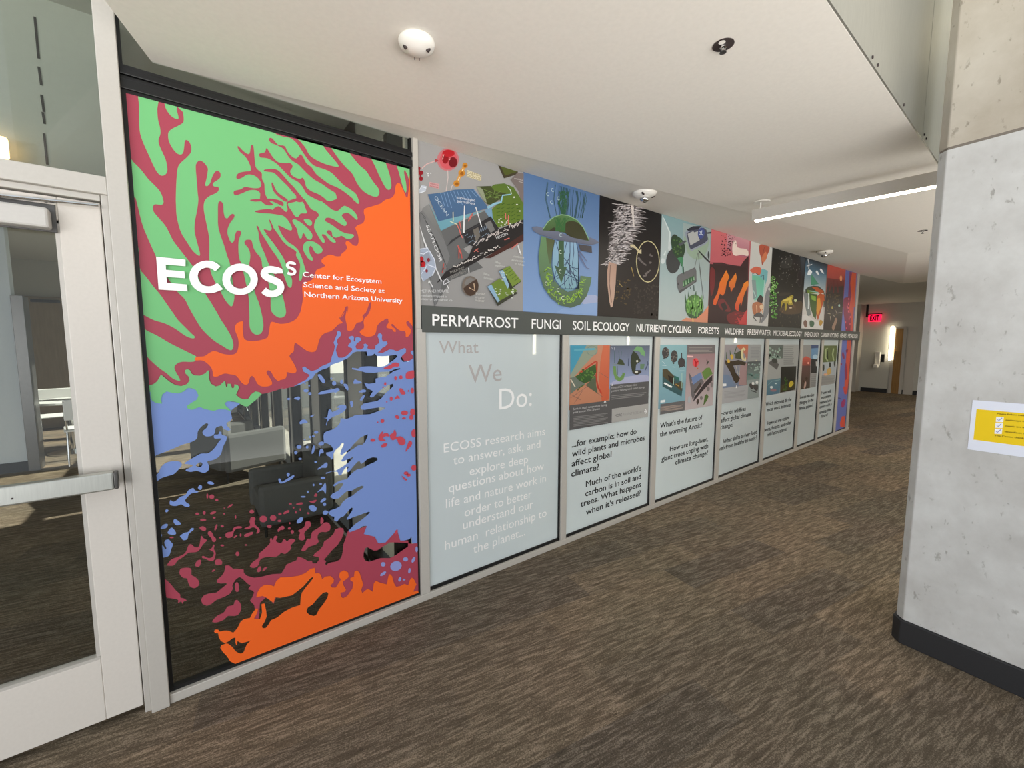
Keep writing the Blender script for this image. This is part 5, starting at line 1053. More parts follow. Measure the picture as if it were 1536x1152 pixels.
# ------------------------------------------------------------ sign band
band = thing('sign_band', 'long charcoal sign band with white research topics across the glass wall', 'sign', (5.4, -0.02, 1.72))
MB().box(1.104, 9.72, -0.026, -0.0075, 1.612, 1.762).build('board', band_mat, band, bevel=0.002)
words = [('PERMAFROST', 648.75, 777), ('FUNGI', 797.5, 841), ('SOIL ECOLOGY', 859, 943.75), ('NUTRIENT CYCLING', 954.4, 1036), ('FORESTS', 1047, 1078), ('WILDFIRE', 1086.6, 1115),
         ('FRESHWATER', 1121, 1155.6), ('MICROBIAL ECOLOGY', 1160, 1202.5), ('PHENOLOGY', 1206.4, 1227.9), ('CARBON CYCLING', 1231, 1257), ('GENES', 1260, 1269), ('METABOLISM', 1271.6, 1286)]
base = onY(648.75, 488.3, -0.026); capz = onY(648.75, 471.3, -0.026).z - base.z
for w, xa, xb in words:
    ya = 488.3 + (xa - 648.75) * 0.0302
    a, b = onY(xa, ya, -0.026).x, onY(xb, ya, -0.026).x
    for vs, fs in words_of(w, 0.012):
        me = bpy.data.meshes.new('lettering'); me.from_pydata([(a + (b - a) * x, -0.0275 - n * 0.0001, base.z + capz * z) for x, z, n in vs], [], fs); me.materials.append(letter_white)
        o = bpy.data.objects.new('lettering', me); COL.objects.link(o); o.parent = band; o.location = -band.location

# ------------------------------------------------------------ frosted lower panels with lettering
BAY = [(1.128, 2.232), (2.29, 3.395), (3.47, 4.61), (4.69, 5.765), (5.85, 6.925), (7.01, 7.79), (7.872, 8.655)]
FT = [
 ('frosted glass panel lettered What We Do beside the mural', []),
 ('frosted panel asking how wild plants and microbes affect global climate', [('...for example: how do', (857.7, 670.7), (954.6, 651)), ('wild plants and microbes', (858, 684.8), (967, 660.3)), ('affect global', (857.7, 699.4), (917, 685.8)), ('climate?', (857, 714), (898.3, 705.6)), ('Much of the world\'s', (879, 729.6), (961.9, 706)), ('carbon is in soil and', (878, 744), (961.4, 718.6)), ('trees. What happens', (871, 759.8), (961.4, 730.6)), ('when it\'s released?', (879, 771), (960.8, 744))]),
 ('frosted panel asking about the future of the warming Arctic', [('What\'s the future of', (990.3, 642), (1053.3, 629)), ('the warming Arctic?', (989.8, 654.7), (1053, 641)), ('How are long-lived,', (1005, 676), (1062, 662.5)), ('giant trees coping with', (992.4, 691.7), (1062, 672.4)), ('climate change?', (1013, 696), (1061.7, 683))]),
 ('frosted panel asking how wildfires affect global climate change', [('How do wildfires', (1081.3, 623.6), (1118.4, 616)), ('affect global climate', (1081, 633.8), (1126, 624)), ('change?', (1080.5, 643.9), (1099.7, 640)), ('What shifts a river food', (1084.5, 664), (1135, 651.7)), ('web from healthy to toxic?', (1077, 676), (1134.8, 659.5))]),
 ('frosted panel asking which microbes do the most work in nature', [('Which microbes do the', (1148.5, 608.8), (1187, 601.7)), ('most work in nature?', (1150.9, 617.3), (1186.4, 609.5)), ('How can we restore', (1150.9, 637), (1183.7, 629.5)), ('rivers, forests, and other', (1145, 647.4), (1187, 636.5)), ('wild ecosystems?', (1151, 654.8), (1180.5, 645.5))]),
 ('frosted panel with three short lines under a red and a blue picture', [('How are microbes', (1198.4, 598.4), (1221, 594.5)), ('changing in the', (1198.4, 606.6), (1220, 602)), ('climate system?', (1197.6, 615), (1219, 610.5))]),
 ('farthest frosted panel with six short lines under green pictures', [('How will', (1232, 591), (1246.4, 589.4)), ('ecosystems', (1232, 598.4), (1246, 595.6)), ('respond and', (1230, 605.8), (1246.8, 602.3)), ('interact with a', (1227.5, 612.8), (1247.5, 608.5)), ('warming, drier', (1227.5, 621), (1247, 616)), ('future?', (1232, 626.9), (1241.7, 623.4))])]
for i, ((x0, x1), (lab, lines)) in enumerate(zip(BAY, FT)):
    p = thing('frosted_panel', lab, 'panel', ((x0 + x1) / 2, 0, 0.042), 'frosted lower panels')
    MB().box(x0, x1, 0.002, 0.010, 0.062, 1.70).build('film_pane', film, p)
    MB().box(x1 - 0.016, x1, -0.006, 0.01, 0.042, 1.70).box(x0, x1, -0.006, 0.01, 0.042, 0.064).build('gasket', black_trim, p)
    if i == 0:
        lettering('lettering', [('What', (658.6, 530), (717.7, 529.4), 19, 0), ('We', (703, 573.8), (752.5, 571.7), 27, 0)], letter_grey, p, y=0.001)
        lettering('lettering', [('Do:', (749, 614), (797.6, 609), 31, 0)], letter_white, p, y=0.001)
        lettering('lettering', [('ECOSS research aims', (665.8, 679.4), (817.7, 652), 13.6, 0), ('to answer, ask, and', (680, 697), (810.5, 671.5), 13.4, 0), ('explore deep', (704.5, 712.4), (792, 695), 13.2, 0), ('questions about how', (673, 738), (816, 705), 13.6, 0), ('life and nature work in', (669, 763), (818.8, 721.7), 13.6, 0), ('order to better', (697, 774), (797.6, 747.5), 13.4, 0), ('understand our', (694.5, 794), (799.8, 761.8), 13.4, 0), ('human  relationship to', (667.5, 825), (819.8, 774.3), 13.8, 0), ('the planet...', (710, 830), (787.6, 803), 13.4, 0)], letter_white, p, y=0.001)
    else:
        hz = 0.048
        L = []
        for body, p0, p1 in lines:
            a_ = onY(*p0); capx = 0.01
            k = 1.0
            while (onY(p0[0], p0[1] - k).z - a_.z) < hz and k < 40: k += 0.25
            L.append((body, p0, p1, k, 0.014))
        lettering('lettering', L, letter_black, p, y=0.001)

# ------------------------------------------------------------ picture boards on the frosted panels
def board(x0, x1, z0, z1, lab, gain):
    b = Art(wall_uv, (x0, x1, z0, z1), gain=gain); b.lab = lab; return b
def finish(b):
    o = b.build('research_board', wall_map(-0.001)); return tag(o, b.lab, 'poster', 'picture boards on the frosted panels')
GREY, LIGHT = (92, 90, 90), (176, 174, 170)
def textlines(b, color, x0, x1, y0, y1, n, slope):
    for k in range(n):
        y = y0 + (y1 - y0) * k / max(n - 1, 1)
        b.line(color, (y1 - y0) / max(n, 2) * 0.5, [(x0, y), (x1 - (k % 3) * (x1 - x0) * 0.06, y + slope * (x1 - x0))])
N2, N2b = (840, 500, 9.6), (840, 590, 9.6)
def W2(c, x, y): return wall_uv(c[0] + x / c[2], c[1] + y / c[2])
u0, w1 = W2(N2, 145, 172); u1, _ = W2(N2, 1290, 180); _, w0 = W2(N2b, 140, 528)
b = board(u0, u1, w0, w1, 'picture board of a forest wedge and two letter C islands', BOARD_GAINS[0]); rng = random.Random(21)
b.view(N2)
wrect(b, (206, 142, 112), (145, 172), (708, 1030), (196, 132, 100))
b.poly((72, 158, 186), [(145, 172), (420, 172), (300, 420), (145, 640)]).poly((150, 160, 140), [(380, 172), (540, 172), (540, 260), (330, 480), (145, 690), (145, 600)])
b.poly((216, 116, 82), [(620, 172), (708, 172), (708, 950), (600, 980), (560, 700), (580, 400)], color2=(206, 96, 62)).dots((116, 140, 136), (460, 250, 78, 72)).dots((150, 160, 140), (460, 250, 70, 64))
b.line((100, 176, 196), 28, [(200, 240), (500, 225)]).line((120, 100, 90), 5, [(150, 930), (400, 760)], [(200, 1010), (320, 830)], [(360, 740), (620, 920)], [(560, 560), (690, 640)], [(250, 780), (240, 880)], [(300, 960), (150, 880)])
b.poly((112, 122, 110), [(145, 640), (250, 620), (360, 730), (240, 800), (145, 880)]).line((226, 214, 190), 16, [(150, 660), (215, 770)])
b.line((196, 66, 44), 22, [(270, 580), (400, 480), (510, 405), (530, 410), (520, 660), (550, 780), (590, 860)]).poly((62, 96, 46), [(215, 620), (290, 580), (400, 500), (510, 440), (520, 560), (430, 690), (350, 720), (270, 680)], color2=(56, 88, 40)).poly((92, 100, 76), [(430, 690), (515, 580), (515, 740), (540, 870), (370, 740)])
b.dots((96, 138, 62), *[(rng.uniform(290, 480), rng.uniform(520, 680), 16, 12) for k in range(20)]).line((70, 106, 44), 14, [(345, 740), (280, 780), (250, 820)]).line((196, 66, 44), 14, [(515, 600), (540, 780), (595, 870)])
wrect(b, (96, 104, 122), (718, 176), (1290, 740), (158, 172, 208))
b.poly((176, 178, 206), [(900, 640), (1150, 600), (1290, 620), (1290, 700), (800, 740), (720, 720)], smooth=True)
b.poly((112, 150, 84), [(760, 470), (800, 470), (810, 590), (850, 640), (890, 600), (895, 565), (935, 570), (910, 660), (850, 695), (790, 660), (765, 580)]).poly((60, 70, 40), [(820, 440), (850, 360), (900, 390), (930, 450), (860, 460)]).line((130, 146, 140), 10, [(750, 440), (930, 462)]).line((84, 110, 110), 8, [(850, 360), (840, 250)], [(870, 380), (880, 260)], [(780, 430), (780, 260)], [(820, 470), (825, 600)])
b.poly((120, 170, 116), [(1050, 250), (1100, 185), (1170, 195), (1220, 270), (1215, 330), (1160, 310), (1150, 270), (1100, 250)]).poly((52, 60, 40), [(1020, 320), (1050, 250), (1110, 300), (1160, 400), (1090, 450), (1080, 560), (1030, 540), (1010, 420)]).poly((104, 136, 104), [(1150, 440), (1215, 440), (1200, 510), (1150, 520)]).blob((60, 56, 46), [(1040, 540), (1150, 530), (1165, 560), (1110, 595), (1050, 580)]).dots((226, 226, 214), (1105, 400, 16), (1095, 556, 24, 14)).line((70, 84, 110), 14, [(1250, 400), (1260, 440), (1220, 530)], [(985, 360), (980, 470)])
b.line((196, 200, 210), 6, [(740, 200), (750, 230)], [(775, 200), (780, 240)])
wrect(b, GREY, (718, 740), (1290, 1060)); b.poly((240, 240, 240), [(735, 755), (745, 722), (757, 752)])
for t, xa, ya, xb, yb in [('Elevated CO2 increases either', 735, 800, 1105, 750), ('plants or belowground carbon storage', 735, 845, 1215, 785)]: b.text(t, (xa, ya), (xb, yb), 30, (196, 194, 192))
textlines(b, (140, 138, 136), 735, 1235, 900, 1020, 6, -0.1)
b.view(N2b); wrect(b, GREY, (135, 172), (735, 560)); wrect(b, GREY, (720, 100), (1290, 230))
b.poly((240, 240, 240), [(622, 132), (640, 96), (658, 128)])
for t, xa, ya, xb, yb in [('Earth to reach temperature tipping', 180, 240, 665, 175), ('point in next 20 to 30 years', 180, 290, 565, 232)]: b.text(t, (xa, ya), (xb, yb), 30, (206, 204, 202))
textlines(b, (136, 134, 132), 185, 680, 340, 470, 7, -0.11)
wrect(b, LIGHT, (738, 222), (1290, 440)); b.text('MORE', (780, 338), (880, 325), 36, (92, 92, 92), 0.01).text('RECENT RESEARCH', (895, 322), (1210, 280), 36, (150, 148, 146))
b.line((240, 240, 240), 10, [(1200, 265), (1232, 258)], [(1215, 225), (1238, 256), (1220, 290)])
finish(b)

N3, N3b = (970, 500, 9.6), (970, 600, 9.6)
u0, w1 = W2(N3, 195, 165); u1, _ = W2(N3, 985, 170); _, w0 = W2(N3b, 165, 215)
b = board(u0, u1, w0, w1, 'picture board of a teal microbe scene and a permafrost block', BOARD_GAINS[1]); rng = random.Random(22)
b.view(N3); wrect(b, (140, 182, 188), (195, 165), (582, 1020), (124, 164, 178))
b.dots((66, 62, 62), (270, 280, 52, 80), (395, 330, 50, 88), (500, 420, 52, 70)).dots((120, 112, 104), *[(rng.uniform(235, 310), rng.uniform(220, 340), 10) for k in range(14)], *[(rng.uniform(355, 430), rng.uniform(260, 400), 9) for k in range(12)]).line((58, 54, 52), 16, [(500, 380), (500, 280)], [(370, 400), (390, 440)], [(480, 470), (470, 495)], [(530, 460), (550, 480)], [(250, 350), (245, 372)])
b.poly((58, 92, 96), [(225, 560), (225, 765), (500, 910), (525, 720), (400, 620), (300, 520)]).poly((80, 72, 50), [(225, 520), (290, 510), (390, 610), (400, 730), (500, 690), (525, 720), (500, 830), (380, 740), (230, 620)]).poly((46, 34, 26), [(300, 600), (390, 640), (400, 740), (330, 700)], smooth=False).poly((44, 110, 100), [(395, 605), (465, 640), (465, 680), (395, 650)]).line((236, 240, 236), 26, [(250, 715), (360, 775)]).line((176, 206, 190), 8, [(385, 640), (385, 740)], [(505, 570), (505, 790)]).line((180, 140, 66), 12, [(415, 730), (460, 760)])
b.line((196, 214, 216), 8, [(220, 400), (260, 440)], [(370, 480), (410, 490)], [(470, 540), (540, 540)], [(220, 460), (280, 462)]); b.poly((236, 240, 240), [(195, 965), (265, 955), (262, 990), (195, 1000)])
wrect(b, (106, 104, 104), (195, 1020), (552, 1250))
wrect(b, (150, 112, 116), (582, 165), (985, 1150), (190, 178, 178)); wrect(b, (112, 106, 106), (582, 165), (985, 290)); textlines(b, (160, 152, 148), 605, 940, 208, 262, 4, 0.0)
b.poly((236, 190, 186), [(582, 320), (665, 325), (665, 345), (582, 345)]).dots((226, 86, 92), (700, 420, 44, 64)).line((196, 24, 34), 22, [(680, 370), (705, 420), (740, 400)], [(705, 420), (702, 480)]).line((70, 72, 60), 12, [(860, 380), (875, 430)], [(890, 400), (860, 450)]).dots((196, 110, 40), (730, 505, 9, 12))
b.poly((110, 104, 106), [(600, 560), (650, 640), (640, 720), (780, 640), (820, 700), (700, 860), (660, 960), (640, 900)]).poly((112, 134, 176), [(640, 640), (770, 560), (800, 640), (660, 740)]).poly((104, 136, 66), [(790, 560), (850, 500), (900, 490), (945, 580), (830, 680)]).poly((56, 48, 50), [(660, 990), (680, 920), (820, 720), (940, 600), (940, 680), (790, 840)]).poly((74, 66, 62), [(670, 850), (770, 700), (780, 760), (700, 860)]).blob((78, 66, 60), [(710, 980), (735, 940), (748, 990), (725, 1025)]).poly((84, 112, 54), [(810, 1040), (830, 900), (860, 870), (885, 910), (860, 970)]).poly((176, 182, 186), [(590, 920), (620, 900), (625, 1000), (585, 990)]).dots((130, 122, 120), (880, 800, 22, 36), (780, 930, 20, 30), (930, 740, 16, 40))
b.view(N3b); textlines(b, (188, 168, 156), 190, 515, 100, 160, 5, -0.10)
finish(b)

N4 = (1070, 500, 12.8)
u0, w1 = W2(N4, 182, 215); u1, _ = W2(N4, 920, 230); _, w0 = W2((1070, 590, 12.8), 125, 208)
b = board(u0, u1, w0, w1, 'picture board of a burnt log scene beside grey figures', BOARD_GAINS[2]); rng = random.Random(23)
b.view(N4); wrect(b, (158, 150, 152), (182, 215), (668, 1060), (122, 134, 158)); b.poly((206, 112, 74), [(440, 250), (480, 200), (668, 200), (668, 600), (600, 400)], color2=(170, 130, 126)).poly((168, 138, 138), [(520, 600), (668, 560), (650, 1000), (480, 1000)]).poly((116, 134, 160), [(150, 790), (300, 800), (420, 1000), (150, 1050)])
b.poly((64, 52, 36), [(220, 510), (290, 540), (400, 530), (480, 510), (630, 560), (600, 620), (510, 600), (380, 620), (430, 760), (510, 860), (470, 940), (430, 955), (390, 910), (320, 740), (225, 580)]).poly((72, 76, 52), [(420, 380), (530, 330), (530, 500), (420, 480)]).line((196, 190, 170), 10, [(430, 620), (470, 780)], [(490, 630), (500, 800)]).line((70, 96, 60), (22, 6), [(250, 500), (245, 360)], [(330, 440), (315, 320)], [(400, 400), (450, 230)]).blob((216, 176, 66), [(270, 500), (315, 520), (310, 560), (270, 560)], [(320, 430), (350, 400), (385, 450), (350, 510)])
b.line((222, 210, 160), 46, [(605, 320), (575, 290), (550, 330), (550, 440), (570, 510), (610, 480), (600, 530)]).poly((236, 238, 240), [(160, 965), (245, 965), (245, 1010), (155, 1020)])
wrect(b, (160, 162, 162), (668, 215), (920, 545)); textlines(b, (138, 140, 142), 710, 890, 280, 460, 9, 0.0); b.line((226, 226, 180), 14, [(815, 510), (820, 560)])
wrect(b, (88, 92, 92), (650, 545), (920, 900), (126, 146, 140)); b.dots((176, 196, 186), *[(rng.uniform(670, 900), rng.uniform(580, 760), 14, 18) for k in range(16)]); b.dots((110, 146, 138), *[(rng.uniform(660, 900), rng.uniform(770, 880), 26, 14) for k in range(12)])
wrect(b, (146, 156, 154), (640, 900), (920, 1290)); b.blob((72, 70, 68), [(680, 980), (740, 960), (760, 1060), (710, 1060)], [(760, 1000), (850, 990), (840, 1100), (780, 1080)]).dots((230, 232, 228), (755, 960, 26, 30), (830, 940, 26, 34)).line((60, 64, 62), 18, [(720, 1100), (820, 1130)])
wrect(b, (172, 172, 174), (140, 1060), (640, 1400)); textlines(b, (156, 156, 158), 200, 600, 1120, 1240, 6, -0.06); b.poly((240, 240, 240), [(420, 1050), (435, 985), (448, 1045)])
finish(b)

u0, w1 = W2(N4, 1040, 215); u1 = 6.905; _, w0 = W2((1070, 590, 12.8), 990, 50)
b = board(u0, u1, w0, w1, 'pale picture board with a dark frog picture at lower right', BOARD_GAINS[3]); rng = random.Random(24)
b.view(N4); b.sheet((166, 168, 166)); wrect(b, (104, 112, 106), (1040, 225), (1330, 480)); b.dots((160, 186, 170), *[(rng.uniform(1060, 1300), rng.uniform(260, 480), 18, 22) for k in range(26)]); b.poly((90, 88, 86), [(1050, 570), (1110, 520), (1260, 590), (1220, 705)]).blob((60, 62, 56), [(1120, 500), (1200, 480), (1230, 560), (1150, 570)])
b.poly((92, 128, 140), [(1015, 900), (1290, 860), (1270, 1170), (990, 1200)], color2=(84, 120, 140)).dots((216, 222, 222), (1112, 1035, 28, 26), (1195, 965, 20, 10)).dots((150, 116, 124), (1150, 1090, 60, 28)).line((140, 170, 176), 10, [(1040, 1000), (1120, 920), (1280, 890)])
textlines(b, (140, 142, 140), 1345, 1540, 260, 590, 10, -0.02)
b.view((1180, 500, 12.8)); b.poly((34, 34, 30), [(-110, 640), (180, 630), (160, 1080), (-130, 1140)]).poly((64, 58, 30), [(-100, 1000), (160, 900), (160, 1060), (-120, 1120)]).blob((196, 176, 50), [(35, 980), (80, 910), (130, 960), (60, 1040)]).dots((70, 104, 44), *[(rng.uniform(-60, 10), rng.uniform(840, 1080), 14, 20) for k in range(16)])
finish(b)

N6 = (1180, 500, 12.8)
u0, w1 = W2(N6, 290, 220); u1, _ = W2(N6, 610, 220); _, w0 = W2(N6, 235, 1085)
b = board(u0, u1, w0, w1, 'picture board of a red sky over soil and a blue moon', BOARD_GAINS[4]); rng = random.Random(25)
b.view(N6); b.sheet((146, 146, 144)); b.poly((206, 96, 78), [(270, 500), (370, 440), (460, 480), (450, 640), (260, 640)], color2=(120, 60, 54)).poly((96, 66, 62), [(260, 620), (455, 620), (440, 1060), (235, 1085)], color2=(72, 64, 56)).blob((178, 148, 136), [(350, 930), (375, 950), (355, 1050), (325, 1050)]).dots((66, 46, 30), (380, 870, 24, 30), (320, 920, 16, 24)).dots((240, 170, 150), (410, 570, 14, 22))
b.poly((62, 80, 122), [(470, 225), (620, 225), (615, 290), (470, 290)]).poly((104, 142, 178), [(470, 290), (615, 280), (610, 400), (540, 500), (470, 480)]).dots((166, 196, 216), (545, 450, 50, 46)).poly((44, 44, 44), [(470, 490), (600, 500), (590, 760), (460, 760)]).line((190, 190, 186), 20, [(565, 540), (570, 630)])
textlines(b, (128, 128, 128), 460, 570, 800, 1010, 7, -0.04)
finish(b)
u0, w1 = W2(N6, 678, 235); u1, _ = W2(N6, 970, 235); _, w0 = W2(N6, 645, 1010)
b = board(u0, u1, w0, w1, 'farthest picture board, green with two pale letter C shapes', BOARD_GAINS[5]); rng = random.Random(26)
b.view(N6); b.sheet((140, 140, 138)); b.poly((92, 104, 62), [(678, 235), (970, 235), (950, 560), (660, 560)]).line((150, 164, 120), 26, [(790, 290), (750, 300), (745, 460), (790, 540)], [(900, 290), (880, 400), (900, 520)]).line((44, 52, 34), 22, [(780, 330), (785, 500)])
b.poly((158, 166, 172), [(665, 560), (940, 540), (920, 800), (650, 810)]).blob((52, 56, 52), [(690, 620), (720, 600), (720, 700), (690, 720)], [(810, 560), (850, 570), (840, 650), (810, 640)], [(900, 560), (930, 540), (920, 650)]).blob((184, 152, 90), [(770, 700), (830, 660), (850, 760), (780, 800)]).dots((206, 160, 130), (745, 790, 40, 22))
textlines(b, (124, 124, 124), 665, 920, 850, 960, 6, -0.04)
finish(b)

# small end mural on the last narrow pane
x0, x1 = 8.75, 9.36
em = Art(wall_uv, (x0 + 0.01, x1, 0.06, 1.70), gain=BOARD_GAINS[5]); rng = random.Random(30)
em.sheet((98, 108, 172)); em.view((1180, 500, 12.8))
em.poly((196, 82, 62), [(1160, 130), (1240, 130), (1190, 900), (1160, 1160), (1100, 1160), (1130, 600)]).blob((138, 44, 78), [(1130, 330), (1180, 300), (1160, 380)], [(1060, 420), (1080, 350), (1110, 440), (1100, 500)], [(1020, 570), (1060, 580), (1050, 620)], [(1110, 700), (1140, 560), (1160, 800), (1130, 900)], [(980, 870), (1010, 960), (985, 940)])
em.view((1180, 580, 12.8)); em.poly((190, 70, 62), [(1080, 0), (1160, 0), (1140, 160), (1100, 110)]).blob((150, 54, 104), [(1040, 330), (1080, 250), (1130, 260), (1100, 380), (1060, 400)]).poly((206, 82, 60), [(1020, 700), (1060, 570), (1120, 560), (1110, 790), (1030, 770)]).blob((52, 58, 110), [(960, 240), (1000, 205), (1045, 240), (1000, 225)])
o = em.build('wall_mural', wall_map(-0.001)); tag(o, 'small far mural of blue and orange coral pattern on the last narrow pane', 'mural')
pane('window_20', 'narrow pane carrying the small far mural', x0, x1, 0.042, 1.70, clear_glass, 0.01, 0.004)

# ------------------------------------------------------------ ceiling devices
def down(p): return frame_matrix(p, (1, 0, 0), (0, 0, -1))
sp = onZ(625, 62, ZC); sp = Vector((sp.x, sp.y, ZC))
t = thing('occupancy_sensor', 'white domed ceiling sensor with two dark lens holes nearest the camera', 'sensor', sp)
M = down(sp)
MB().lathe([(0.064, 0), (0.066, 0.006), (0.062, 0.018), (0.048, 0.030), (0.030, 0.036), (0.026, 0.038), (0.001, 0.039)], M, 40).build('dome', plastic, t, smooth=True)
d = (EYE - sp); d.z = 0; d.normalize(); side = Vector((-d.y, d.x, 0))
for s in (-1, 1):
    c = sp + side * (0.040 * s) + d * 0.012 + Vector((0, 0, -0.030))
    MB().lathe([(0.008, -0.006), (0.008, 0.006), (0.004, 0.007)], frame_matrix(c, d, side * s * 0.8 + Vector((0, 0, -0.6))), 14).build('lens', slot_dark, t)
    c = sp + side * (0.009 * s) - d * 0.044 + Vector((0, 0, -0.0315))
    MB().box(-0.001, 0.001, -0.008, 0.008, -0.002, 0.002, frame_matrix(c, side, Vector((0, 0, -1)))).build('vent_slit', slot_dark, t)
def speaker(px, py, z, lab):
    p = onZ(px, py, z); p = Vector((p.x, p.y, z))
    t = thing('ceiling_beacon', lab, 'beacon', p, 'white ceiling beacons by the posters')
    M = down(p)
    MB().lathe([(0.085, 0), (0.088, 0.008), (0.080, 0.022), (0.055, 0.034), (0.03, 0.04), (0.001, 0.041)], M, 36).build('base_plate', plastic, t, smooth=True)
    MB().lathe([(0.030, 0.038), (0.034, 0.05), (0.028, 0.066), (0.012, 0.074), (0.001, 0.075)], M, 24).build('lens', chrome, t, smooth=True)
    for s in (-1, 1): MB().box(-0.012, 0.012, -0.006, 0.006, -0.003, 0.004, M @ Matrix.Translation((0.062 * s, 0.03, 0.03)) @ Matrix.Rotation(0.5 * s, 4, 'Y')).build('clip', slot_dark, t)
speaker(967, 288, 2.661, 'white ceiling beacon with chrome lens above the hairy root poster')
speaker(1237, 377, 2.692, 'small far white ceiling beacon above the autumn leaf poster')
def sprinkler(px, py, z, lab, tilt):
    p = onZ(px, py, z); p = Vector((p.x, p.y, z))
    t = thing('sprinkler_head', lab, 'sprinkler', p, 'recessed sprinkler heads')
    M = down(p)
    MB().lathe([(0.036, -0.002), (0.037, 0.002), (0.032, 0.003)], M, 32).build('recess', slot_dark, t)
    MB().lathe([(0.009, 0.002), (0.009, 0.006), (0.012, 0.008), (0.012, 0.011), (0.005, 0.013)], M, 16).tube([M @ Vector(v) for v in [(0.010, 0, 0.009), (0.014, 0, 0.018), (0.003, 0, 0.026)]], 0.0025, 8).tube([M @ Vector(v) for v in [(-0.010, 0, 0.009), (-0.014, 0, 0.018), (-0.003, 0, 0.026)]], 0.0025, 8).build('body', chrome, t)
    MB().lathe([(0.011, 0.025), (0.012, 0.028), (0.003, 0.029)], M, 20).build('deflector', dark_metal, t)
    MB().lathe([(0.006, 0.0035), (0.012, 0.0045), (0.001, 0.0045)], M @ Matrix.Translation((-0.022, 0.006, 0)), 14).build('cap', plastic, t)
sprinkler(1085, 67, ZC, 'dark recessed sprinkler head in the soffit near the metal cladding', 0)
sprinkler(1384, 346, ZC, 'small distant sprinkler head in the soffit beyond the pendant lamp', 0)

# ------------------------------------------------------------ pendant lamp
def pendant(pl0, dv, L, zc, lab, watts):
    end = pl0 + dv * L
    t = thing('pendant_lamp', lab, 'lamp', (pl0 + end) / 2, 'corridor pendant lamp and two added unseen ones')
    M = frame_matrix(pl0, dv, (0, 0, 1))
    MB().box(0, L, -0.030, 0.030, 0.004, 0.086, M).build('housing', frame_paint, t, bevel=0.002)
    MB().box(0.02, L - 0.01, -0.024, 0.024, -0.002, 0.005, M).build('diffuser', lamp_glow, t)
    for s in (0.05, L - 0.15):
        q = M @ Vector((s, 0, 0))
        MB().tube([(q.x, q.y, 2.585), (q.x, q.y, zc + 0.002)], 0.005, 8).build('stem', plastic, t)
        MB().lathe([(0.001, 0), (0.058, 0), (0.060, 0.006), (0.054, 0.009), (0.001, 0.010)], down((q.x + 0.02, q.y, zc)), 28).build('canopy', plastic, t)
    c = (pl0 + end) / 2
    lo = light('lamp_light', 'AREA', (c.x, c.y, 2.49), watts, (1, 0.93, 0.82), L * 0.95, 0.04, (c.x, c.y, 0))
    lo.rotation_euler = (0, 0, math.atan2(dv.y, dv.x)); lo.parent = t; lo.location = Vector((c.x, c.y, 2.49)) - t.location
pd_ = (Vector((3.689, -1.715, 2.5)) - Vector((3.616, -0.705, 2.5))).normalized()
pendant(Vector((3.616, -0.705, 2.5)), pd_, 1.75, ZC, 'long slim grey pendant lamp glowing underneath, left end near the posters', 12)
pendant(Vector((8.9, -1.5, 2.5)), pd_, 1.9, zb, 'pendant lamp added out of sight behind the pillar, lighting the corridor', 30)  # this lamp and the next are added, unseen, to brighten the far corridor
pendant(Vector((13.8, -1.1, 2.5)), pd_, 1.9, 2.80, 'pendant lamp added out of sight behind the pillar, lighting the far wall', 40)
# ------------------------------------------------------------ vertical wall lamps
def sconce(x, y, z0, z1, nx, ny, lab, w=0.024):
    t = thing('wall_sconce', lab, 'lamp', (x, y, z0), 'upright tube sconces')
    tx, ty = -ny, nx
    M = frame_matrix((x, y, z0), (tx, ty, 0), (0, 0, 1))
    h = z1 - z0
    MB().box(-w * 1.3, w * 1.3, -0.03, 0.0, 0, h, M).build('back_plate', plastic, t)
    MB().box(-w, w, -0.065, -0.03, 0.015, h - 0.015, M).build('diffuser', tube_glow, t, bevel=0.006)
sconce(17.6, 0.985, 1.03, 2.10, -1, 0, 'bright upright sconce on the far wall beside the oak door', 0.034)
sconce(5.50, -4.1, 1.32, 2.4, 0, 1, 'upright sconce on the opposite corridor wall, mirrored in the What We Do panel')
sconce(8.45, -4.1, 1.50, 2.5, 0, 1, 'upright sconce on the opposite corridor wall, mirrored in the for example panel')
sconce(13.9, -4.1, 1.56, 2.5, 0, 1, 'upright sconce on the opposite corridor wall, mirrored in the wildfires panel')
# ------------------------------------------------------------ far corridor
e0, e1 = onX(1303, 472, 17.45), onX(1321, 482, 17.45)
t = thing('exit_sign', 'red glowing exit sign hung from the far corridor ceiling', 'sign', (17.45, (e0.y + e1.y) / 2, e0.z))
MB().box(17.45, 17.49, e1.y, e0.y, e1.z, e0.z).build('face', exit_red, t)
MB().box(17.44, 17.50, e0.y + 0.02, e0.y + 0.07, e0.z - 0.08, 2.80).box(17.455, 17.485, e1.y - 0.02, e0.y + 0.05, e0.z, e0.z + 0.03).build('bracket', black_trim, t)
vs, fs = glyphs('EXIT', 0.06)
yy0, yy1 = e0.y - 0.045, e1.y + 0.045; hh = (e0.z - e1.z)
me = bpy.data.meshes.new('lettering'); me.from_pydata([(17.448 - n * 0.0002, yy0 + (yy1 - yy0) * x, e1.z + hh * 0.15 + hh * 0.7 * z) for x, z, n in vs], [], fs); me.materials.append(exit_letters)
o = bpy.data.objects.new('lettering', me); COL.objects.link(o); o.parent = t; o.location = -t.location
dd = MB().box(17.56, 17.6, 0.72, 0.90, 0.0, 2.02).build('door_2', wood, bevel=0.003); struct(dd, 'oak veneer door in the far corridor wall', 'door')
MB().box(17.57, 17.6, 0.90, 0.97, 0, 2.07).box(17.57, 17.6, 0.65, 0.72, 0, 2.07).build('door_frame', frame_paint, dd)
MB().box(17.52, 17.56, 0.86, 0.885, 1.05, 1.32).build('handle', chrome, dd)
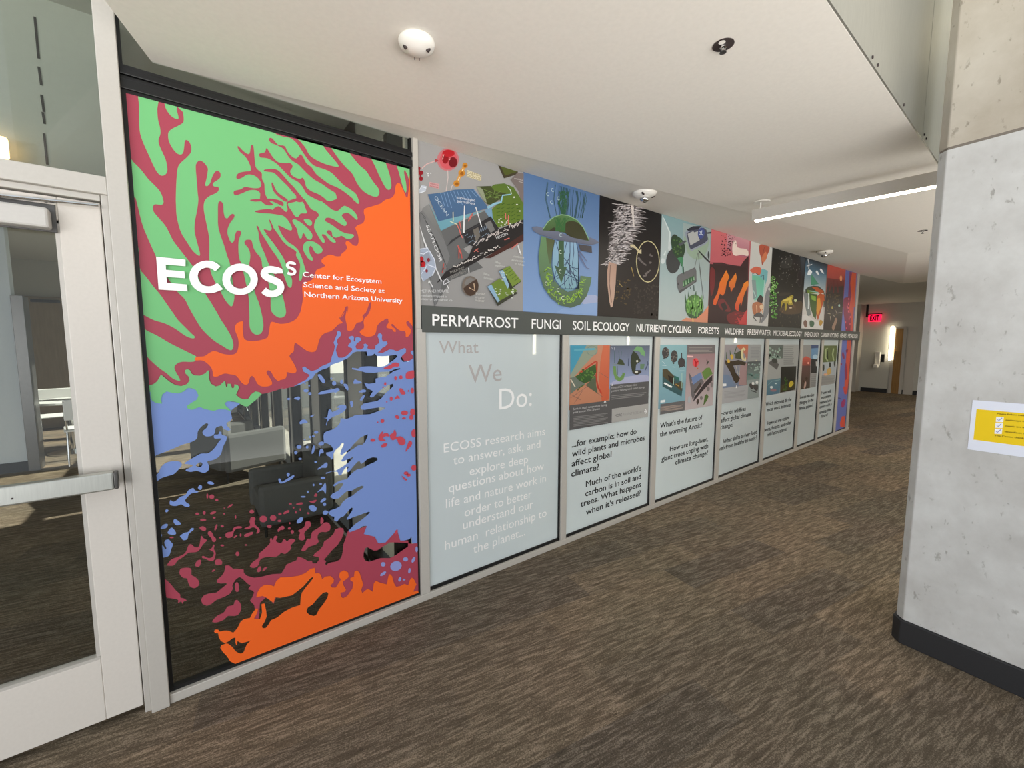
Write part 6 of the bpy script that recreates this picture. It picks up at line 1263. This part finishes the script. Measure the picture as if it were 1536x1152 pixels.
MB().lathe([(0.02, 0), (0.02, 0.012), (0.006, 0.014)], frame_matrix((17.56, 0.87, 1.45), (0, 1, 0), (-1, 0, 0)), 14).build('lock', chrome, dd)
gl = MB().box(17.57, 17.6, 0.40, 0.62, 0.0, 2.05).build('door_3', frame_paint); struct(gl, 'pale side panel beside the oak door', 'panel')
t = thing('drinking_fountain', 'white wall mounted drinking fountain on the far corridor wall', 'fountain', (17.6, 1.28, 0.84))
MB().box(17.50, 17.6, 1.215, 1.345, 0.86, 1.29).build('back_panel', plastic, t, bevel=0.01)
MB().prism([(17.30, 1.225), (17.5, 1.215), (17.5, 1.345), (17.30, 1.335)], 0.80, 0.90).build('basin', plastic, t, bevel=0.01)
o = MB().box(17.545, 17.6, 1.12, 1.195, 0.97, 1.22).build('notice_box', black_trim, bevel=0.004); tag(o, 'small dark box on the far wall right of the fountain', 'box')
# ------------------------------------------------------------ notice on the pillar
q0, q1 = Vector((2.885, -1.87, 0)), Vector((2.79, -2.95, 0)); pd = (q1 - q0).normalized(); pn = Vector((pd.y, -pd.x, 0))
if pn.x > 0: pn = -pn
def pil_uv(px, py):
    r = ray(px, py); tt = (q0 - EYE).dot(pn) / r.dot(pn); w = EYE + r * tt
    return ((w - q0).dot(pd), w.z)
def pil_map(off): return lambda u, h, z: tuple(q0 + pd * u + pn * (off + h) + Vector((0, 0, z)))
ua, za = pil_uv(1461, 600); ub, zb_ = pil_uv(1453, 674)
no = Art(pil_uv, (ua - 0.004, ua + 0.279, zb_, za), gain=NOTICE_GAIN)
no.sheet((232, 236, 248)); no.view((1400, 560, 11.294))
yr = (735, 605), (700, 1125)
u_a, z_a = no.uv(yr[0]); u_b, z_b = no.uv(yr[1])
no.layer(); no.fill([[(u_a, z_b), (u_a + 0.24, z_b), (u_a + 0.24, z_a), (u_a, z_a)]], (244, 208, 30))
for y0 in (735, 835, 935):
    no.poly((250, 250, 252), [(1068 - (y0 - 735) * 0.12, y0), (1195 - (y0 - 735) * 0.12, y0 + 6), (1185 - (y0 - 735) * 0.12, y0 + 92), (1060 - (y0 - 735) * 0.12, y0 + 86)])
    o_ = (y0 - 735) * 0.12; no.line((140, 146, 200), 13, [(1090 - o_, y0 + 45), (1110 - o_, y0 + 66), (1168 - o_, y0 + 18)])
for tx, xa, ya, xb, yb in [('Please follow measures:', 1085, 694, 1700, 735), ('pathways only,', 1230, 800, 1640, 832), ('mask on and', 1225, 900, 1620, 935), ('disinfect all', 1212, 996, 1600, 1036), ('The Center thanks you', 1040, 1062, 1680, 1125)]:
    no.text(tx, (xa, ya), (xb, yb), 26, (110, 92, 20), 0.01)
o = no.build('notice', pil_map(0.0015)); tag(o, 'white and yellow paper notice with ticked boxes taped on the concrete pillar', 'notice')

# ------------------------------------------------------------ furniture behind the glass
def lounge(loc, rz, lab, k=1.0):
    t = thing('lounge_chair', lab, 'chair', (0, 0, 0), 'charcoal lounge chairs')
    MB().box(-0.36, 0.36, -0.36, 0.34, 0.16, 0.42).build('seat', sofa_cloth, t, bevel=0.05)
    MB().prism([(-0.40, 0.24), (0.40, 0.24), (0.44, 0.42), (-0.44, 0.42)], 0.16, 0.86).build('backrest', sofa_cloth, t, bevel=0.06)
    for s in (-1, 1):
        MB().box(min(s * 0.36, s * 0.47), max(s * 0.36, s * 0.47), -0.38, 0.36, 0.14, 0.62).build('armrest', sofa_cloth, t, bevel=0.045)
        for u in (-0.32, 0.32): MB().tube([(s * 0.38, u, 0), (s * 0.38, u, 0.17)], 0.016, 8).build('leg', black_trim, t)
    t.location = loc; t.rotation_euler = (0, 0, rz); t.scale = (k, k, k)
    return t
lounge((0.70, 1.80, 0), -1.57, 'charcoal lounge chair nearest the glass behind the coral mural', 0.7)
lounge((0.52, 3.70, 0), 1.9, 'charcoal lounge chair farther back by the sunny window', 0.9)
t = thing('round_table', 'white round table in the sunlit back of the room', 'table', (-1.25, 6.3, 0))
MB().lathe([(0.001, 0.715), (0.42, 0.715), (0.43, 0.73), (0.42, 0.745), (0.001, 0.745)], Matrix.Translation((-1.25, 6.3, 0)), 40).build('tabletop', table_white, t)
MB().lathe([(0.03, 0.02), (0.03, 0.72)], Matrix.Translation((-1.25, 6.3, 0)), 16).build('column', chrome, t)
MB().lathe([(0.26, 0.0), (0.26, 0.012), (0.05, 0.03)], Matrix.Translation((-1.25, 6.3, 0)), 32).build('foot', chrome, t)
def side_chair(loc, rz, lab):
    t = thing('side_chair', lab, 'chair', (0, 0, 0), 'white chairs round the table')
    MB().box(-0.21, 0.21, -0.2, 0.22, 0.43, 0.455).build('seat', table_white, t, bevel=0.01)
    MB().box(-0.20, 0.20, 0.20, 0.225, 0.58, 0.84).build('backrest', table_white, t, bevel=0.01)
    for x in (-0.19, 0.19):
        MB().tube([(x, -0.2, 0), (x * 0.95, -0.17, 0.43)], 0.011, 8).build('leg', chrome, t)
        MB().tube([(x, 0.24, 0), (x * 0.95, 0.19, 0.45), (x, 0.215, 0.82)], 0.011, 8).build('leg', chrome, t)
    t.location = loc; t.rotation_euler = (0, 0, rz)
side_chair((-1.0, 5.55, 0), 3.3, 'white chair with thin metal legs on the near side of the table')
side_chair((-0.6, 6.7, 0), -1.2, 'white chair with thin metal legs on the window side of the table')
side_chair((-1.5, 7.1, 0), 0.2, 'white chair with thin metal legs behind the table')
lp = onY(4, 222, 0.45)
t = thing('reflected_lamp', 'small warm lamp standing in for a light reflected in the transom glass', 'lamp', (lp.x, 0.5, lp.z))  # glowing box put behind the glass in place of a reflection
MB().box(lp.x - 0.07, lp.x + 0.015, 0.44, 0.47, lp.z - 0.04, lp.z + 0.045).build('diffuser', warm_glow, t, bevel=0.008)
MB().box(lp.x - 0.05, lp.x, 0.47, 0.50, lp.z - 0.03, lp.z + 0.03).build('bracket', dark_metal, t)
